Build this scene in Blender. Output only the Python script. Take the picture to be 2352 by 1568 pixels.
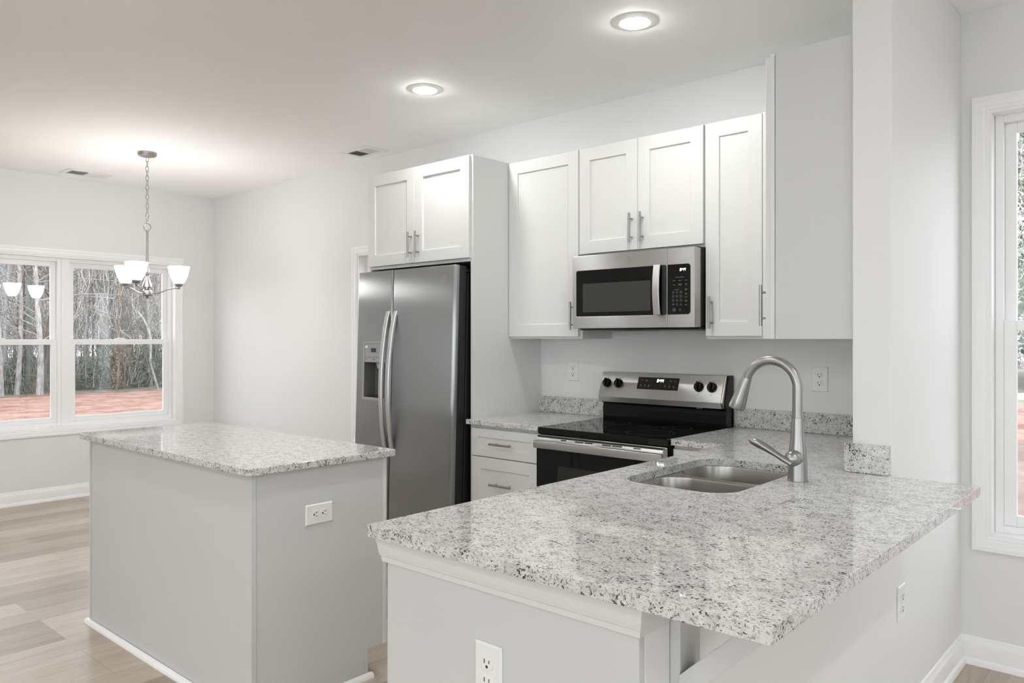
import bpy, bmesh, math, random
from mathutils import Vector, Matrix
random.seed(7)
SC = bpy.context.scene
COL = SC.collection
PI = math.pi
for o in list(bpy.data.objects):
    bpy.data.objects.remove(o)

# ------------------------------------------------------------------ camera
cam_d = bpy.data.cameras.new('camera')
cam_d.sensor_width = 36.0
cam_d.lens = 1776.2 / 2352 * 36.0
cam_d.shift_x = -0.0003
cam_d.shift_y = -7.05 / 2352
cam_d.clip_start = 0.05
cam_d.clip_end = 300
cam = bpy.data.objects.new('camera', cam_d)
COL.objects.link(cam)
cam.location = (2.2447, -3.722, 1.3653)
cam.rotation_euler = (PI / 2, 0, 0.7261)
SC.camera = cam

# ------------------------------------------------------------------ world, exposure
W = bpy.data.worlds.new('overcast_sky')
SC.world = W
W.use_nodes = True
wn = W.node_tree.nodes
wl = W.node_tree.links
wn.clear()
w_out = wn.new('ShaderNodeOutputWorld')
w_bg = wn.new('ShaderNodeBackground')
w_geo = wn.new('ShaderNodeTexCoord')
w_sep = wn.new('ShaderNodeSeparateXYZ')
w_ramp = wn.new('ShaderNodeValToRGB')
w_ramp.color_ramp.elements[0].position = 0.0
w_ramp.color_ramp.elements[0].color = (0.94, 0.97, 1.0, 1)
w_ramp.color_ramp.elements[1].position = 1.0
w_ramp.color_ramp.elements[1].color = (0.86, 0.93, 1.0, 1)
wl.new(w_geo.outputs['Generated'], w_sep.inputs[0])
wl.new(w_sep.outputs['Z'], w_ramp.inputs[0])
wl.new(w_ramp.outputs[0], w_bg.inputs[0])
wl.new(w_bg.outputs[0], w_out.inputs[0])
w_bg.inputs['Strength'].default_value = 3.5

SC.view_settings.view_transform = 'Standard'
SC.view_settings.look = 'None'
SC.view_settings.gamma = 1.0
SC.view_settings.use_curve_mapping = False
SC.view_settings.exposure = 0.38
LAMP = 165.0          # emission of a recessed lens
LIVING_FILL = 165.0         # emission of an added, unseen living area lens
SHADE = 23.0          # emission of a chandelier shade

cy = SC.cycles
cy.max_bounces = 12
cy.diffuse_bounces = 7
cy.glossy_bounces = 5
cy.transmission_bounces = 6
cy.transparent_max_bounces = 16
cy.caustics_reflective = False
cy.caustics_refractive = False
cy.sample_clamp_indirect = 6.0
cy.use_denoising = True


# ------------------------------------------------------------------ materials
def mat(name, col, rough=0.5, metal=0.0, spec=0.5, emit=None, estr=0.0, coat=0.0):
    m = bpy.data.materials.new(name)
    m.use_nodes = True
    b = m.node_tree.nodes['Principled BSDF']
    b.inputs['Base Color'].default_value = (*col, 1)
    b.inputs['Roughness'].default_value = rough
    b.inputs['Metallic'].default_value = metal
    b.inputs['Specular IOR Level'].default_value = spec
    if coat:
        b.inputs['Coat Weight'].default_value = coat
        b.inputs['Coat Roughness'].default_value = 0.05
    if emit:
        b.inputs['Emission Color'].default_value = (*emit, 1)
        b.inputs['Emission Strength'].default_value = estr
    return m


def nodes_of(m):
    nt = m.node_tree
    return nt.nodes, nt.links, nt.nodes['Principled BSDF']


def pos_map(m, scale=(1, 1, 1), rot=(0, 0, 0), obj=False):
    n, l, b = nodes_of(m)
    mp = n.new('ShaderNodeMapping')
    mp.inputs['Scale'].default_value = scale
    mp.inputs['Rotation'].default_value = rot
    if obj:
        g = n.new('ShaderNodeTexCoord')
        l.new(g.outputs['Object'], mp.inputs[0])
    else:
        g = n.new('ShaderNodeNewGeometry')
        l.new(g.outputs['Position'], mp.inputs[0])
    return mp


def noise(m, vec, scale, detail=2.0, rough=0.5, dist=0.0):
    n, l, b = nodes_of(m)
    t = n.new('ShaderNodeTexNoise')
    t.inputs['Scale'].default_value = scale
    t.inputs['Detail'].default_value = detail
    t.inputs['Roughness'].default_value = rough
    t.inputs['Distortion'].default_value = dist
    l.new(vec.outputs[0], t.inputs['Vector'])
    return t


def ramp(m, sock, stops):
    n, l, b = nodes_of(m)
    r = n.new('ShaderNodeValToRGB')
    e = r.color_ramp.elements
    while len(e) < len(stops):
        e.new(0.5)
    for k, (p, c) in enumerate(stops):
        e[k].position = p
        e[k].color = (*c, 1) if len(c) == 3 else c
    l.new(sock, r.inputs[0])
    return r


def mix(m, fac, a, b_, mode='MIX'):
    n, l, b = nodes_of(m)
    x = n.new('ShaderNodeMix')
    x.data_type = 'RGBA'
    x.blend_type = mode
    for s, v in ((x.inputs[0], fac), (x.inputs[6], a), (x.inputs[7], b_)):
        if isinstance(v, (int, float)):
            s.default_value = v
        elif isinstance(v, tuple):
            s.default_value = (*v, 1)
        else:
            l.new(v, s)
    return x.outputs[2]


def bump(m, sock, strength=0.1, dist=0.01):
    n, l, b = nodes_of(m)
    u = n.new('ShaderNodeBump')
    u.inputs['Strength'].default_value = strength
    u.inputs['Distance'].default_value = dist
    l.new(sock, u.inputs['Height'])
    l.new(u.outputs[0], b.inputs['Normal'])


def painted(name, col, rough, bs=0.04, sc=160):
    m = mat(name, col, rough)
    v = pos_map(m)
    t = noise(m, v, sc, 2)
    bump(m, t.outputs[0], bs, 0.002)
    return m


M_wall = painted('wall_paint', (0.785, 0.787, 0.785), 0.6)
M_ceil = painted('ceiling_paint', (0.94, 0.945, 0.945), 0.8)
M_trim = mat('trim_paint', (0.90, 0.90, 0.905), 0.35)
M_cab = mat('cabinet_paint', (0.725, 0.727, 0.72), 0.38)
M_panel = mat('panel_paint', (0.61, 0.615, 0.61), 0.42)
M_crown = mat('crown_paint', (0.71, 0.71, 0.70), 0.38)
M_vinyl = mat('window_vinyl', (0.90, 0.90, 0.905), 0.3)
M_plate = mat('outlet_plastic', (0.82, 0.82, 0.81), 0.3)
M_slot = mat('outlet_slot', (0.03, 0.03, 0.03), 0.6)
M_nickel = mat('brushed_nickel', (0.37, 0.365, 0.355), 0.30, 1.0)
M_chrome = mat('polished_metal', (0.75, 0.75, 0.74), 0.12, 1.0)
M_blackgl = mat('black_glass', (0.004, 0.004, 0.004), 0.04, 0, 0.4)
M_black = mat('black_enamel', (0.007, 0.007, 0.007), 0.14, 0, 0.25)
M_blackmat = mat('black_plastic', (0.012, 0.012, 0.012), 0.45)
M_dark = mat('dark_gap', (0.02, 0.02, 0.02), 0.7)
M_oven = mat('oven_window_glass', (0.022, 0.021, 0.02), 0.06)
M_mwin = mat('microwave_window_glass', (0.045, 0.045, 0.042), 0.16)
M_greyp = mat('grey_plastic', (0.36, 0.36, 0.37), 0.35)
M_disp = mat('dispenser_recess_grey', (0.13, 0.125, 0.105), 0.4)
M_lcd = mat('lcd_screen', (0.03, 0.035, 0.05), 0.15)
M_print = mat('panel_printing', (0.17, 0.17, 0.17), 0.5)
M_key = mat('keypad_key', (0.02, 0.02, 0.02), 0.35)
M_digit = mat('lit_digits', (0.9, 0.9, 0.9), 0.5, emit=(1, 1, 1), estr=1.8)
M_sink = mat('sink_steel', (0.43, 0.415, 0.385), 0.27, 1.0)
M_shade = mat('frosted_glass_shade', (0.9, 0.9, 0.88), 0.4, emit=(0.985, 0.985, 0.96), estr=SHADE)
M_lens = mat('light_lens', (0.9, 0.9, 0.9), 0.5, emit=(0.985, 0.985, 0.945), estr=LAMP)
M_lens_added = mat('added_light_lens', (0.9, 0.9, 0.9), 0.5, emit=(0.945, 0.98, 1.0), estr=LIVING_FILL)
M_fixture = mat('fixture_white', (0.84, 0.84, 0.83), 0.45)
M_ventgrey = mat('vent_opening', (0.22, 0.22, 0.22), 0.7)


def steel(name, col, rough, direction):
    """brushed steel: the highlight smears across the grain"""
    m = mat(name, col, rough, 1.0)
    n, l, b = nodes_of(m)
    b.inputs['Anisotropic'].default_value = 1.0 if direction == 'v' else 0.94
    b.inputs['Anisotropic Rotation'].default_value = 0.0 if direction == 'v' else 0.25
    tg = n.new('ShaderNodeTangent')
    tg.direction_type = 'RADIAL'
    tg.axis = 'Z'
    l.new(tg.outputs[0], b.inputs['Tangent'])
    v = pos_map(m, (1.0, 1.0, 0.5))
    t = noise(m, v, 4.5, 1.0)
    bump(m, t.outputs[0], 0.035, 0.012)
    return m


M_fridge = steel('fridge_steel', (0.35, 0.35, 0.352), 0.29, 'v')
M_steel = steel('appliance_steel', (0.57, 0.57, 0.565), 0.36, 'h')
M_steelside = mat('steel_side', (0.50, 0.48, 0.45), 0.3, 1.0)
M_handle = mat('handle_steel', (0.62, 0.62, 0.62), 0.34, 1.0)

# granite
M_gran = mat('speckled_granite', (0.6, 0.6, 0.58), 0.035, 0, 0.5)
_v = pos_map(M_gran, (1.0, 1.25, 1.1), (0.35, 0.2, 0.5))
_n1 = noise(M_gran, _v, 30, 5, 0.65)
_c1 = ramp(M_gran, _n1.outputs[0], [(0.30, (0.47, 0.465, 0.45)), (0.48, (0.63, 0.625, 0.61)), (0.70, (0.72, 0.717, 0.705))])
_n2 = noise(M_gran, _v, 130, 3, 0.6, 0.6)
_f2 = ramp(M_gran, _n2.outputs[0], [(0.535, (0, 0, 0)), (0.64, (0.75, 0.75, 0.75))])
_x1 = mix(M_gran, _f2.outputs[0], _c1.outputs[0], (0.22, 0.205, 0.185))
_n3 = noise(M_gran, _v, 150, 2.5, 0.55, 0.8)
_n4 = noise(M_gran, _v, 26, 2, 0.5)
_add = M_gran.node_tree.nodes.new('ShaderNodeMath')
_add.operation = 'MULTIPLY_ADD'
M_gran.node_tree.links.new(_n4.outputs[0], _add.inputs[0])
_add.inputs[1].default_value = 0.42
M_gran.node_tree.links.new(_n3.outputs[0], _add.inputs[2])
_f3 = ramp(M_gran, _add.outputs[0], [(0.808, (0, 0, 0)), (0.858, (0.95, 0.95, 0.95))])
_x2 = mix(M_gran, _f3.outputs[0], _x1, (0.035, 0.033, 0.03))
_n5 = noise(M_gran, _v, 260, 1.5, 0.5)
_f5 = ramp(M_gran, _n5.outputs[0], [(0.65, (0, 0, 0)), (0.72, (0.8, 0.8, 0.8))])
_x3 = mix(M_gran, _f5.outputs[0], _x2, (0.10, 0.095, 0.09))
M_gran.node_tree.links.new(_x3, nodes_of(M_gran)[2].inputs['Base Color'])

# plank floor, boards run along Y
M_floor = mat('oak_plank_floor', (0.5, 0.42, 0.34), 0.30)
n, l, b = nodes_of(M_floor)
_v = pos_map(M_floor, (1, 1, 1), (0, 0, PI / 2))
_br = n.new('ShaderNodeTexBrick')
_br.inputs['Scale'].default_value = 1.0
_br.inputs['Brick Width'].default_value = 1.22
_br.inputs['Row Height'].default_value = 0.178
_br.inputs['Mortar Size'].default_value = 0.0012
_br.inputs['Mortar Smooth'].default_value = 0.1
_br.inputs['Color1'].default_value = (0, 0, 0, 1)
_br.inputs['Color2'].default_value = (1, 1, 1, 1)
_br.inputs['Mortar'].default_value = (0.2, 0.2, 0.2, 1)
_br.offset = 0.37
_br.offset_frequency = 3
l.new(_v.outputs[0], _br.inputs['Vector'])
_c = ramp(M_floor, _br.outputs['Color'], [(0.0, (0.34, 0.275, 0.212)), (0.35, (0.50, 0.424, 0.345)), (0.7, (0.58, 0.50, 0.42)), (1.0, (0.42, 0.347, 0.277))])
_vg = pos_map(M_floor, (1, 0.055, 1))
_g = noise(M_floor, _vg, 55, 5, 0.65, 1.2)
_gc = ramp(M_floor, _g.outputs[0], [(0.25, (0.74, 0.73, 0.72)), (0.6, (1, 1, 1))])
_vg2 = pos_map(M_floor, (1, 0.12, 1))
_g2 = noise(M_floor, _vg2, 7, 3, 0.6, 2.0)
_gc2 = ramp(M_floor, _g2.outputs[0], [(0.3, (0.84, 0.83, 0.82)), (0.7, (1.06, 1.05, 1.04))])
_m1 = mix(M_floor, 1.0, _c.outputs[0], _gc.outputs[0], 'MULTIPLY')
_m2 = mix(M_floor, 1.0, _m1, _gc2.outputs[0], 'MULTIPLY')
_sf = n.new('ShaderNodeMath')
_sf.operation = 'MULTIPLY'
_sf.inputs[1].default_value = 0.45
l.new(_br.outputs['Fac'], _sf.inputs[0])
_m3 = mix(M_floor, _sf.outputs[0], _m2, (0.20, 0.15, 0.11))
l.new(_m3, b.inputs['Base Color'])
bump(M_floor, _g.outputs[0], 0.05, 0.002)

# window glass: clear with a thin-pane reflection
M_glass = bpy.data.materials.new('window_glass')
M_glass.use_nodes = True
n = M_glass.node_tree.nodes
l = M_glass.node_tree.links
n.clear()
_o = n.new('ShaderNodeOutputMaterial')
_mx = n.new('ShaderNodeMixShader')
_t = n.new('ShaderNodeBsdfTransparent')
_t.inputs[0].default_value = (0.96, 0.97, 0.97, 1)
_gl = n.new('ShaderNodeBsdfGlossy')
_gl.inputs['Roughness'].default_value = 0.02
_fr = n.new('ShaderNodeLayerWeight')
_fr.inputs[0].default_value = 0.5
_pw = n.new('ShaderNodeMath')
_pw.operation = 'POWER'
_pw.inputs[1].default_value = 5.0
_ma = n.new('ShaderNodeMath')
_ma.operation = 'MULTIPLY_ADD'
_ma.inputs[1].default_value = 0.95
_ma.inputs[2].default_value = 0.045
l.new(_fr.outputs['Facing'], _pw.inputs[0])
l.new(_pw.outputs[0], _ma.inputs[0])
l.new(_ma.outputs[0], _mx.inputs[0])
l.new(_t.outputs[0], _mx.inputs[1])
l.new(_gl.outputs[0], _mx.inputs[2])
l.new(_mx.outputs[0], _o.inputs[0])

# insect screen: a fine grey mesh you look through
M_screen = bpy.data.materials.new('insect_screen')
M_screen.use_nodes = True
n = M_screen.node_tree.nodes
l = M_screen.node_tree.links
n.clear()
_o = n.new('ShaderNodeOutputMaterial')
_mx = n.new('ShaderNodeMixShader')
_mx.inputs[0].default_value = 0.14
_t = n.new('ShaderNodeBsdfTransparent')
_d = n.new('ShaderNodeBsdfDiffuse')
_d.inputs[0].default_value = (0.05, 0.05, 0.05, 1)
l.new(_t.outputs[0], _mx.inputs[1])
l.new(_d.outputs[0], _mx.inputs[2])
l.new(_mx.outputs[0], _o.inputs[0])

# outside
M_clay = mat('red_clay', (0.45, 0.2, 0.13), 0.95)
_v = pos_map(M_clay)
_a = noise(M_clay, _v, 1.6, 10, 0.8)
_c = ramp(M_clay, _a.outputs[0], [(0.38, (0.20, 0.085, 0.06)), (0.5, (0.34, 0.18, 0.135)), (0.7, (0.52, 0.37, 0.31))])
nodes_of(M_clay)[1].new(_c.outputs[0], nodes_of(M_clay)[2].inputs['Base Color'])
M_clay_pale = mat('pale_clay', (0.5, 0.38, 0.34), 0.95)
_v = pos_map(M_clay_pale)
_a = noise(M_clay_pale, _v, 1.1, 9, 0.75)
_c = ramp(M_clay_pale, _a.outputs[0], [(0.35, (0.18, 0.10, 0.082)), (0.52, (0.27, 0.185, 0.163)), (0.7, (0.36, 0.30, 0.28))])
nodes_of(M_clay_pale)[1].new(_c.outputs[0], nodes_of(M_clay_pale)[2].inputs['Base Color'])
M_litter = mat('leaf_litter', (0.2, 0.16, 0.11), 0.95)
_v = pos_map(M_litter)
_a = noise(M_litter, _v, 3, 5, 0.7)
_c = ramp(M_litter, _a.outputs[0], [(0.35, (0.12, 0.11, 0.08)), (0.65, (0.26, 0.22, 0.17))])
nodes_of(M_litter)[1].new(_c.outputs[0], nodes_of(M_litter)[2].inputs['Base Color'])
M_drygrass = mat('dry_grass', (0.27, 0.23, 0.17), 0.95)
M_road = mat('pale_road', (0.62, 0.62, 0.61), 0.9)


def bark(name, c0, c1):
    m = mat(name, c0, 0.9)
    v = pos_map(m, (1, 1, 0.35))
    t = noise(m, v, 11, 6, 0.75)
    c = ramp(m, t.outputs[0], [(0.35, c0), (0.65, c1)])
    nodes_of(m)[1].new(c.outputs[0], nodes_of(m)[2].inputs['Base Color'])
    return m


BARK = {
    'pale': bark('pale_bark', (0.169, 0.163, 0.156), (0.520, 0.514, 0.507)),
    'grey': bark('grey_bark', (0.156, 0.150, 0.137), (0.351, 0.345, 0.332)),
    'green': bark('mossy_bark', (0.111, 0.130, 0.111), (0.247, 0.280, 0.247)),
    'brown': bark('brown_bark', (0.072, 0.055, 0.039), (0.260, 0.208, 0.156)),
    'haze': bark('haze_bark', (0.247, 0.260, 0.273), (0.468, 0.481, 0.507)),  # lighter and bluish: distance haze put into the bark colour
}
M_twig = bark('twig_bark', (0.260, 0.247, 0.234), (0.650, 0.630, 0.611))
M_leaf = bark('evergreen_leaf', (0.065, 0.111, 0.065), (0.221, 0.286, 0.195))
M_beech = bark('dry_leaf', (0.260, 0.195, 0.130), (0.468, 0.377, 0.286))


# ------------------------------------------------------------------ mesh building
class MB:
    def __init__(s):
        s.v = []
        s.f = []

    def add(s, vs, fs):
        k = len(s.v)
        s.v += [tuple(p) for p in vs]
        s.f += [tuple(i + k for i in f) for f in fs]
        return s

    def box(s, x0, x1, y0, y1, z0, z1):
        if x0 > x1: x0, x1 = x1, x0
        if y0 > y1: y0, y1 = y1, y0
        if z0 > z1: z0, z1 = z1, z0
        return s.add([(x0, y0, z0), (x1, y0, z0), (x1, y1, z0), (x0, y1, z0), (x0, y0, z1), (x1, y0, z1), (x1, y1, z1), (x0, y1, z1)],
                     [(0, 3, 2, 1), (4, 5, 6, 7), (0, 1, 5, 4), (1, 2, 6, 5), (2, 3, 7, 6), (3, 0, 4, 7)])

    def prism(s, pts, a, b, f):
        """pts: 2-D outline; f(u, v, t) -> 3-D; extruded t = a .. b"""
        n = len(pts)
        vs = [f(u, v, a) for u, v in pts] + [f(u, v, b) for u, v in pts]
        fs = [tuple(range(n))[::-1], tuple(range(n, 2 * n))] + [(i, (i + 1) % n, n + (i + 1) % n, n + i) for i in range(n)]
        return s.add(vs, fs)

    def tube(s, path, rad, n=12, caps=True, flat=None):
        """round tube along a path; rad a number or one per point; flat=(a, b) makes an elliptic section"""
        P = [Vector(p) for p in path]
        R = rad if isinstance(rad, (list, tuple)) else [rad] * len(P)
        vs, fs = [], []
        t0 = (P[1] - P[0]).normalized()
        up = Vector((0, 0, 1)) if abs(t0.z) < 0.9 else Vector((0, 1, 0))
        nx = t0.cross(up).normalized()
        for i, p in enumerate(P):
            t = ((P[min(i + 1, len(P) - 1)] - P[max(i - 1, 0)])).normalized()
            nx = (nx - t * nx.dot(t)).normalized()
            ny = t.cross(nx)
            fa, fb = flat if flat else (1, 1)
            for k in range(n):
                a = 2 * PI * k / n
                vs.append(p + nx * (math.cos(a) * R[i] * fa) + ny * (math.sin(a) * R[i] * fb))
        for i in range(len(P) - 1):
            for k in range(n):
                fs.append((i * n + k, i * n + (k + 1) % n, (i + 1) * n + (k + 1) % n, (i + 1) * n + k))
        if caps:
            fs.append(tuple(range(n))[::-1])
            fs.append(tuple((len(P) - 1) * n + k for k in range(n)))
        return s.add(vs, fs)

    def lathe(s, prof, c=(0, 0, 0), n=32, ax='z', cap=True):
        """prof [(radius, height)] turned about an axis through c"""
        vs, fs = [], []
        for r, h in prof:
            for k in range(n):
                a = 2 * PI * k / n
                u, v = r * math.cos(a), r * math.sin(a)
                q = {'z': (u, v, h), 'y': (u, h, v), 'x': (h, u, v)}[ax]
                vs.append((c[0] + q[0], c[1] + q[1], c[2] + q[2]))
        for i in range(len(prof) - 1):
            for k in range(n):
                fs.append((i * n + k, i * n + (k + 1) % n, (i + 1) * n + (k + 1) % n, (i + 1) * n + k))
        if cap:
            fs.append(tuple(range(n))[::-1])
            fs.append(tuple((len(prof) - 1) * n + k for k in range(n)))
        return s.add(vs, fs)

    def sweep(s, path, sec):
        """path: 3-D points; sec: function(i) -> list of 3-D offsets"""
        n = len(sec(0))
        vs, fs = [], []
        for i, p in enumerate(path):
            vs += [(p[0] + q[0], p[1] + q[1], p[2] + q[2]) for q in sec(i)]
        for i in range(len(path) - 1):
            for k in range(n):
                fs.append((i * n + k, i * n + (k + 1) % n, (i + 1) * n + (k + 1) % n, (i + 1) * n + k))
        fs.append(tuple(range(n))[::-1])
        fs.append(tuple((len(path) - 1) * n + k for k in range(n)))
        return s.add(vs, fs)

    def fill(s, outer, holes, a, b, f):
        """outline with holes, extruded t = a .. b through f(u, v, t)"""
        bm = bmesh.new()
        es = []
        for loop in [outer] + holes:
            vv = [bm.verts.new((u, v, 0)) for u, v in loop]
            es += [bm.edges.new((vv[i], vv[(i + 1) % len(vv)])) for i in range(len(vv))]
        bmesh.ops.triangle_fill(bm, use_beauty=True, use_dissolve=False, edges=es)
        bm.verts.ensure_lookup_table()
        bm.verts.index_update()
        base = [(v.co.x, v.co.y) for v in bm.verts]
        nb = len(base)
        fs = []
        for fc in bm.faces:
            ids = [v.index for v in fc.verts]
            fs.append(tuple(ids[::-1]))
            fs.append(tuple(i + nb for i in ids))
        for e in bm.edges:
            if len(e.link_faces) == 1:
                i, j = e.verts[0].index, e.verts[1].index
                fs.append((i, j, j + nb, i + nb))
        bm.free()
        return s.add([f(u, v, a) for u, v in base] + [f(u, v, b) for u, v in base], fs)

    def text(s, txt, size, f, depth=0.0006, align='CENTER'):
        cu = bpy.data.curves.new('lettering', 'FONT')
        cu.body = txt
        cu.size = size
        cu.align_x = align
        cu.align_y = 'CENTER'
        cu.resolution_u = 2
        ob = bpy.data.objects.new('lettering', cu)
        COL.objects.link(ob)
        dg = bpy.context.evaluated_depsgraph_get()
        me = bpy.data.meshes.new_from_object(ob.evaluated_get(dg))
        s.add([f(v.co.x, v.co.y, depth) for v in me.vertices], [tuple(p.vertices) for p in me.polygons])
        bpy.data.objects.remove(ob)
        bpy.data.curves.remove(cu)
        bpy.data.meshes.remove(me)
        return s

    def build(s, name, m, root=None, parent=None, smooth=40, bevel=0.0, seg=2, label=None, fix=True):
        off = Vector(root.location) if root is not None else Vector((0, 0, 0))
        me = bpy.data.meshes.new(name)
        me.from_pydata([(p[0] - off.x, p[1] - off.y, p[2] - off.z) for p in s.v], [], s.f)
        if fix:
            bm = bmesh.new()
            bm.from_mesh(me)
            bmesh.ops.recalc_face_normals(bm, faces=bm.faces)
            bm.to_mesh(me)
            bm.free()
        me.materials.append(m)
        if smooth:
            me.polygons.foreach_set('use_smooth', [True] * len(me.polygons))
            me.set_sharp_from_angle(angle=math.radians(smooth))
        o = bpy.data.objects.new(name, me)
        COL.objects.link(o)
        p = parent if parent is not None else root
        if p is not None:
            o.parent = p
        if bevel:
            bv = o.modifiers.new('edge', 'BEVEL')
            bv.width = bevel
            bv.segments = seg
            bv.limit_method = 'ANGLE'
            bv.angle_limit = math.radians(40)
            bv.harden_normals = False
        if label:
            o['label'] = label
        return o


def thing(name, label, cat, loc=(0, 0, 0), group=None):
    o = bpy.data.objects.new(name, None)
    o.empty_display_size = 0.05
    COL.objects.link(o)
    o.location = loc
    o['label'] = label
    o['category'] = cat
    if group:
        o['group'] = group
    return o


def tag(o, label, cat, group=None, kind=None):
    o['label'] = label
    o['category'] = cat
    if group:
        o['group'] = group
    if kind:
        o['kind'] = kind
    return o


def struct(o, label=None, cat=None):
    o['kind'] = 'structure'
    if label:
        o['label'] = label
    if cat:
        o['category'] = cat
    return o


def dup(root, loc, label, rotz=0.0, group=None):
    r = root.copy()
    COL.objects.link(r)
    r.location = loc
    r.rotation_euler = (root.rotation_euler[0], root.rotation_euler[1], rotz)
    r['label'] = label
    if group:
        r['group'] = group
    for ch in list(root.children):
        c = ch.copy()
        COL.objects.link(c)
        c.parent = r
        for g in ch.children:
            d = g.copy()
            COL.objects.link(d)
            d.parent = c
    return r


def rrect(x0, x1, y0, y1, r, n=6):
    out = []
    for cx, cy_, a0 in ((x1 - r, y1 - r, 0), (x0 + r, y1 - r, 90), (x0 + r, y0 + r, 180), (x1 - r, y0 + r, 270)):
        for k in range(n + 1):
            a = math.radians(a0 + 90 * k / n)
            out.append((cx + r * math.cos(a), cy_ + r * math.sin(a)))
    return out


def round_poly(pts, rad, n=5):
    """rounds the corners of a 2-D outline; rad: one number per corner"""
    out = []
    N = len(pts)
    for i in range(N):
        p = Vector(pts[i])
        a = Vector(pts[i - 1])
        c = Vector(pts[(i + 1) % N])
        r = rad[i]
        if r <= 0:
            out.append(tuple(p))
            continue
        d1 = (a - p).normalized()
        d2 = (c - p).normalized()
        A, B = p + d1 * r, p + d2 * r
        for k in range(n + 1):
            t = k / n
            out.append(tuple(A * (1 - t) ** 2 + p * 2 * t * (1 - t) + B * t * t))
    return out


fX = lambda u, v, t: (t, u, v)     # outline in (y, z), extruded along x
fY = lambda u, v, t: (u, t, v)     # outline in (x, z), extruded along y
fZ = lambda u, v, t: (u, v, t)     # outline in (x, y), extruded along z

# ------------------------------------------------------------------ main dimensions
XL, XR = -4.98, 6.2          # window wall, far side of the living area
YB, YF = 0.0, -7.6           # back wall, wall behind the camera
ZC = 2.735
TH = 0.16
XS0, XS1 = 1.365, 1.488      # end wall of the kitchen
YS = -0.992                  # its free end
ZK = 0.914                   # worktop height
TK = 0.027

# window openings (u0, u1, z0, z1)
W1 = (-2.262, -0.366, 0.605, 2.062)
W2 = (-2.678, -1.86, 0.605, 2.020)
W3 = (1.590, 2.490, 0.540, 2.312)


def rect(u0, u1, z0, z1):
    return [(u0, z0), (u1, z0), (u1, z1), (u0, z1)]


# ------------------------------------------------------------------ room shell
struct(MB().box(XL - TH, XR + TH, YF - TH, YB + TH, -0.15, 0.0).build('floor', M_floor, smooth=0), 'light oak plank floor', 'floor')
struct(MB().box(XL - TH, XR + TH, YF - TH, YB + TH, ZC, ZC + 0.15).build('ceiling', M_ceil, smooth=0), 'flat white ceiling', 'ceiling')
struct(MB().fill(rect(YF - TH, YB, 0, ZC), [rect(*W1)], XL - TH, XL, fX).build('wall_left', M_wall, smooth=0), 'white wall with the wide double window', 'wall')
struct(MB().fill(rect(XL - TH, XR + TH, 0, ZC), [rect(*W2), rect(*W3)], YB, YB + TH, fY).build('wall_back', M_wall, smooth=0),
       'long white wall behind the refrigerator and range', 'wall')
struct(MB().fill(rect(XL - TH, XR, 0, ZC), [rect(-0.8, 2.2, 0.02, 2.35), rect(2.7, 5.7, 0.25, 2.35)], YF - TH, YF, fY).build('wall_front', M_wall, smooth=0),
       'white wall across the living area', 'wall')
struct(MB().fill(rect(YF - TH, YB, 0, ZC), [rect(-7.0, -4.2, 0.02, 2.35), rect(-2.9, -1.5, 0.8, 2.1)], XR, XR + TH, fX).build('wall_right', M_wall, smooth=0),
       'white side wall of the living area', 'wall')
zk = ZK - TK - 0.001
struct(MB().prism([(YB - 0.001, 0), (-2.505, 0), (-2.505, zk), (YS, zk), (YS, ZC), (YB - 0.001, ZC)], XS0, XS1, fX).build('wall_partition', M_wall, smooth=0, bevel=0.003),
       'short white wall at the end of the worktop, running on low under the overhang', 'wall')


def base_prof():
    # (distance from the wall, height)
    return [(0, 0), (0.026, 0), (0.025, 0.010), (0.021, 0.020), (0.013, 0.026), (0.013, 0.084), (0.011, 0.091), (0.007, 0.098), (0.006, 0.110), (0.003, 0.114), (0, 0.114)]


def baseboard(name, f, a, b, label):
    struct(MB().prism(base_prof(), a, b, f).build(name, M_trim, smooth=30), label, 'baseboard')


baseboard('baseboard_left', lambda d, z, t: (XL + d, t, z), YF, YB - 0.026, 'white baseboard below the wide double window')
baseboard('baseboard_back', lambda d, z, t: (t, YB - d, z), XL, -1.77, 'white baseboard left of the refrigerator')
baseboard('baseboard_corner', lambda d, z, t: (t, YB - d, z), XS1, XR, 'white baseboard below the right-hand window')
baseboard('baseboard_knee', lambda d, z, t: (XS1 + d, t, z), -2.5, YB - 0.026, 'white baseboard along the low wall')


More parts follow.
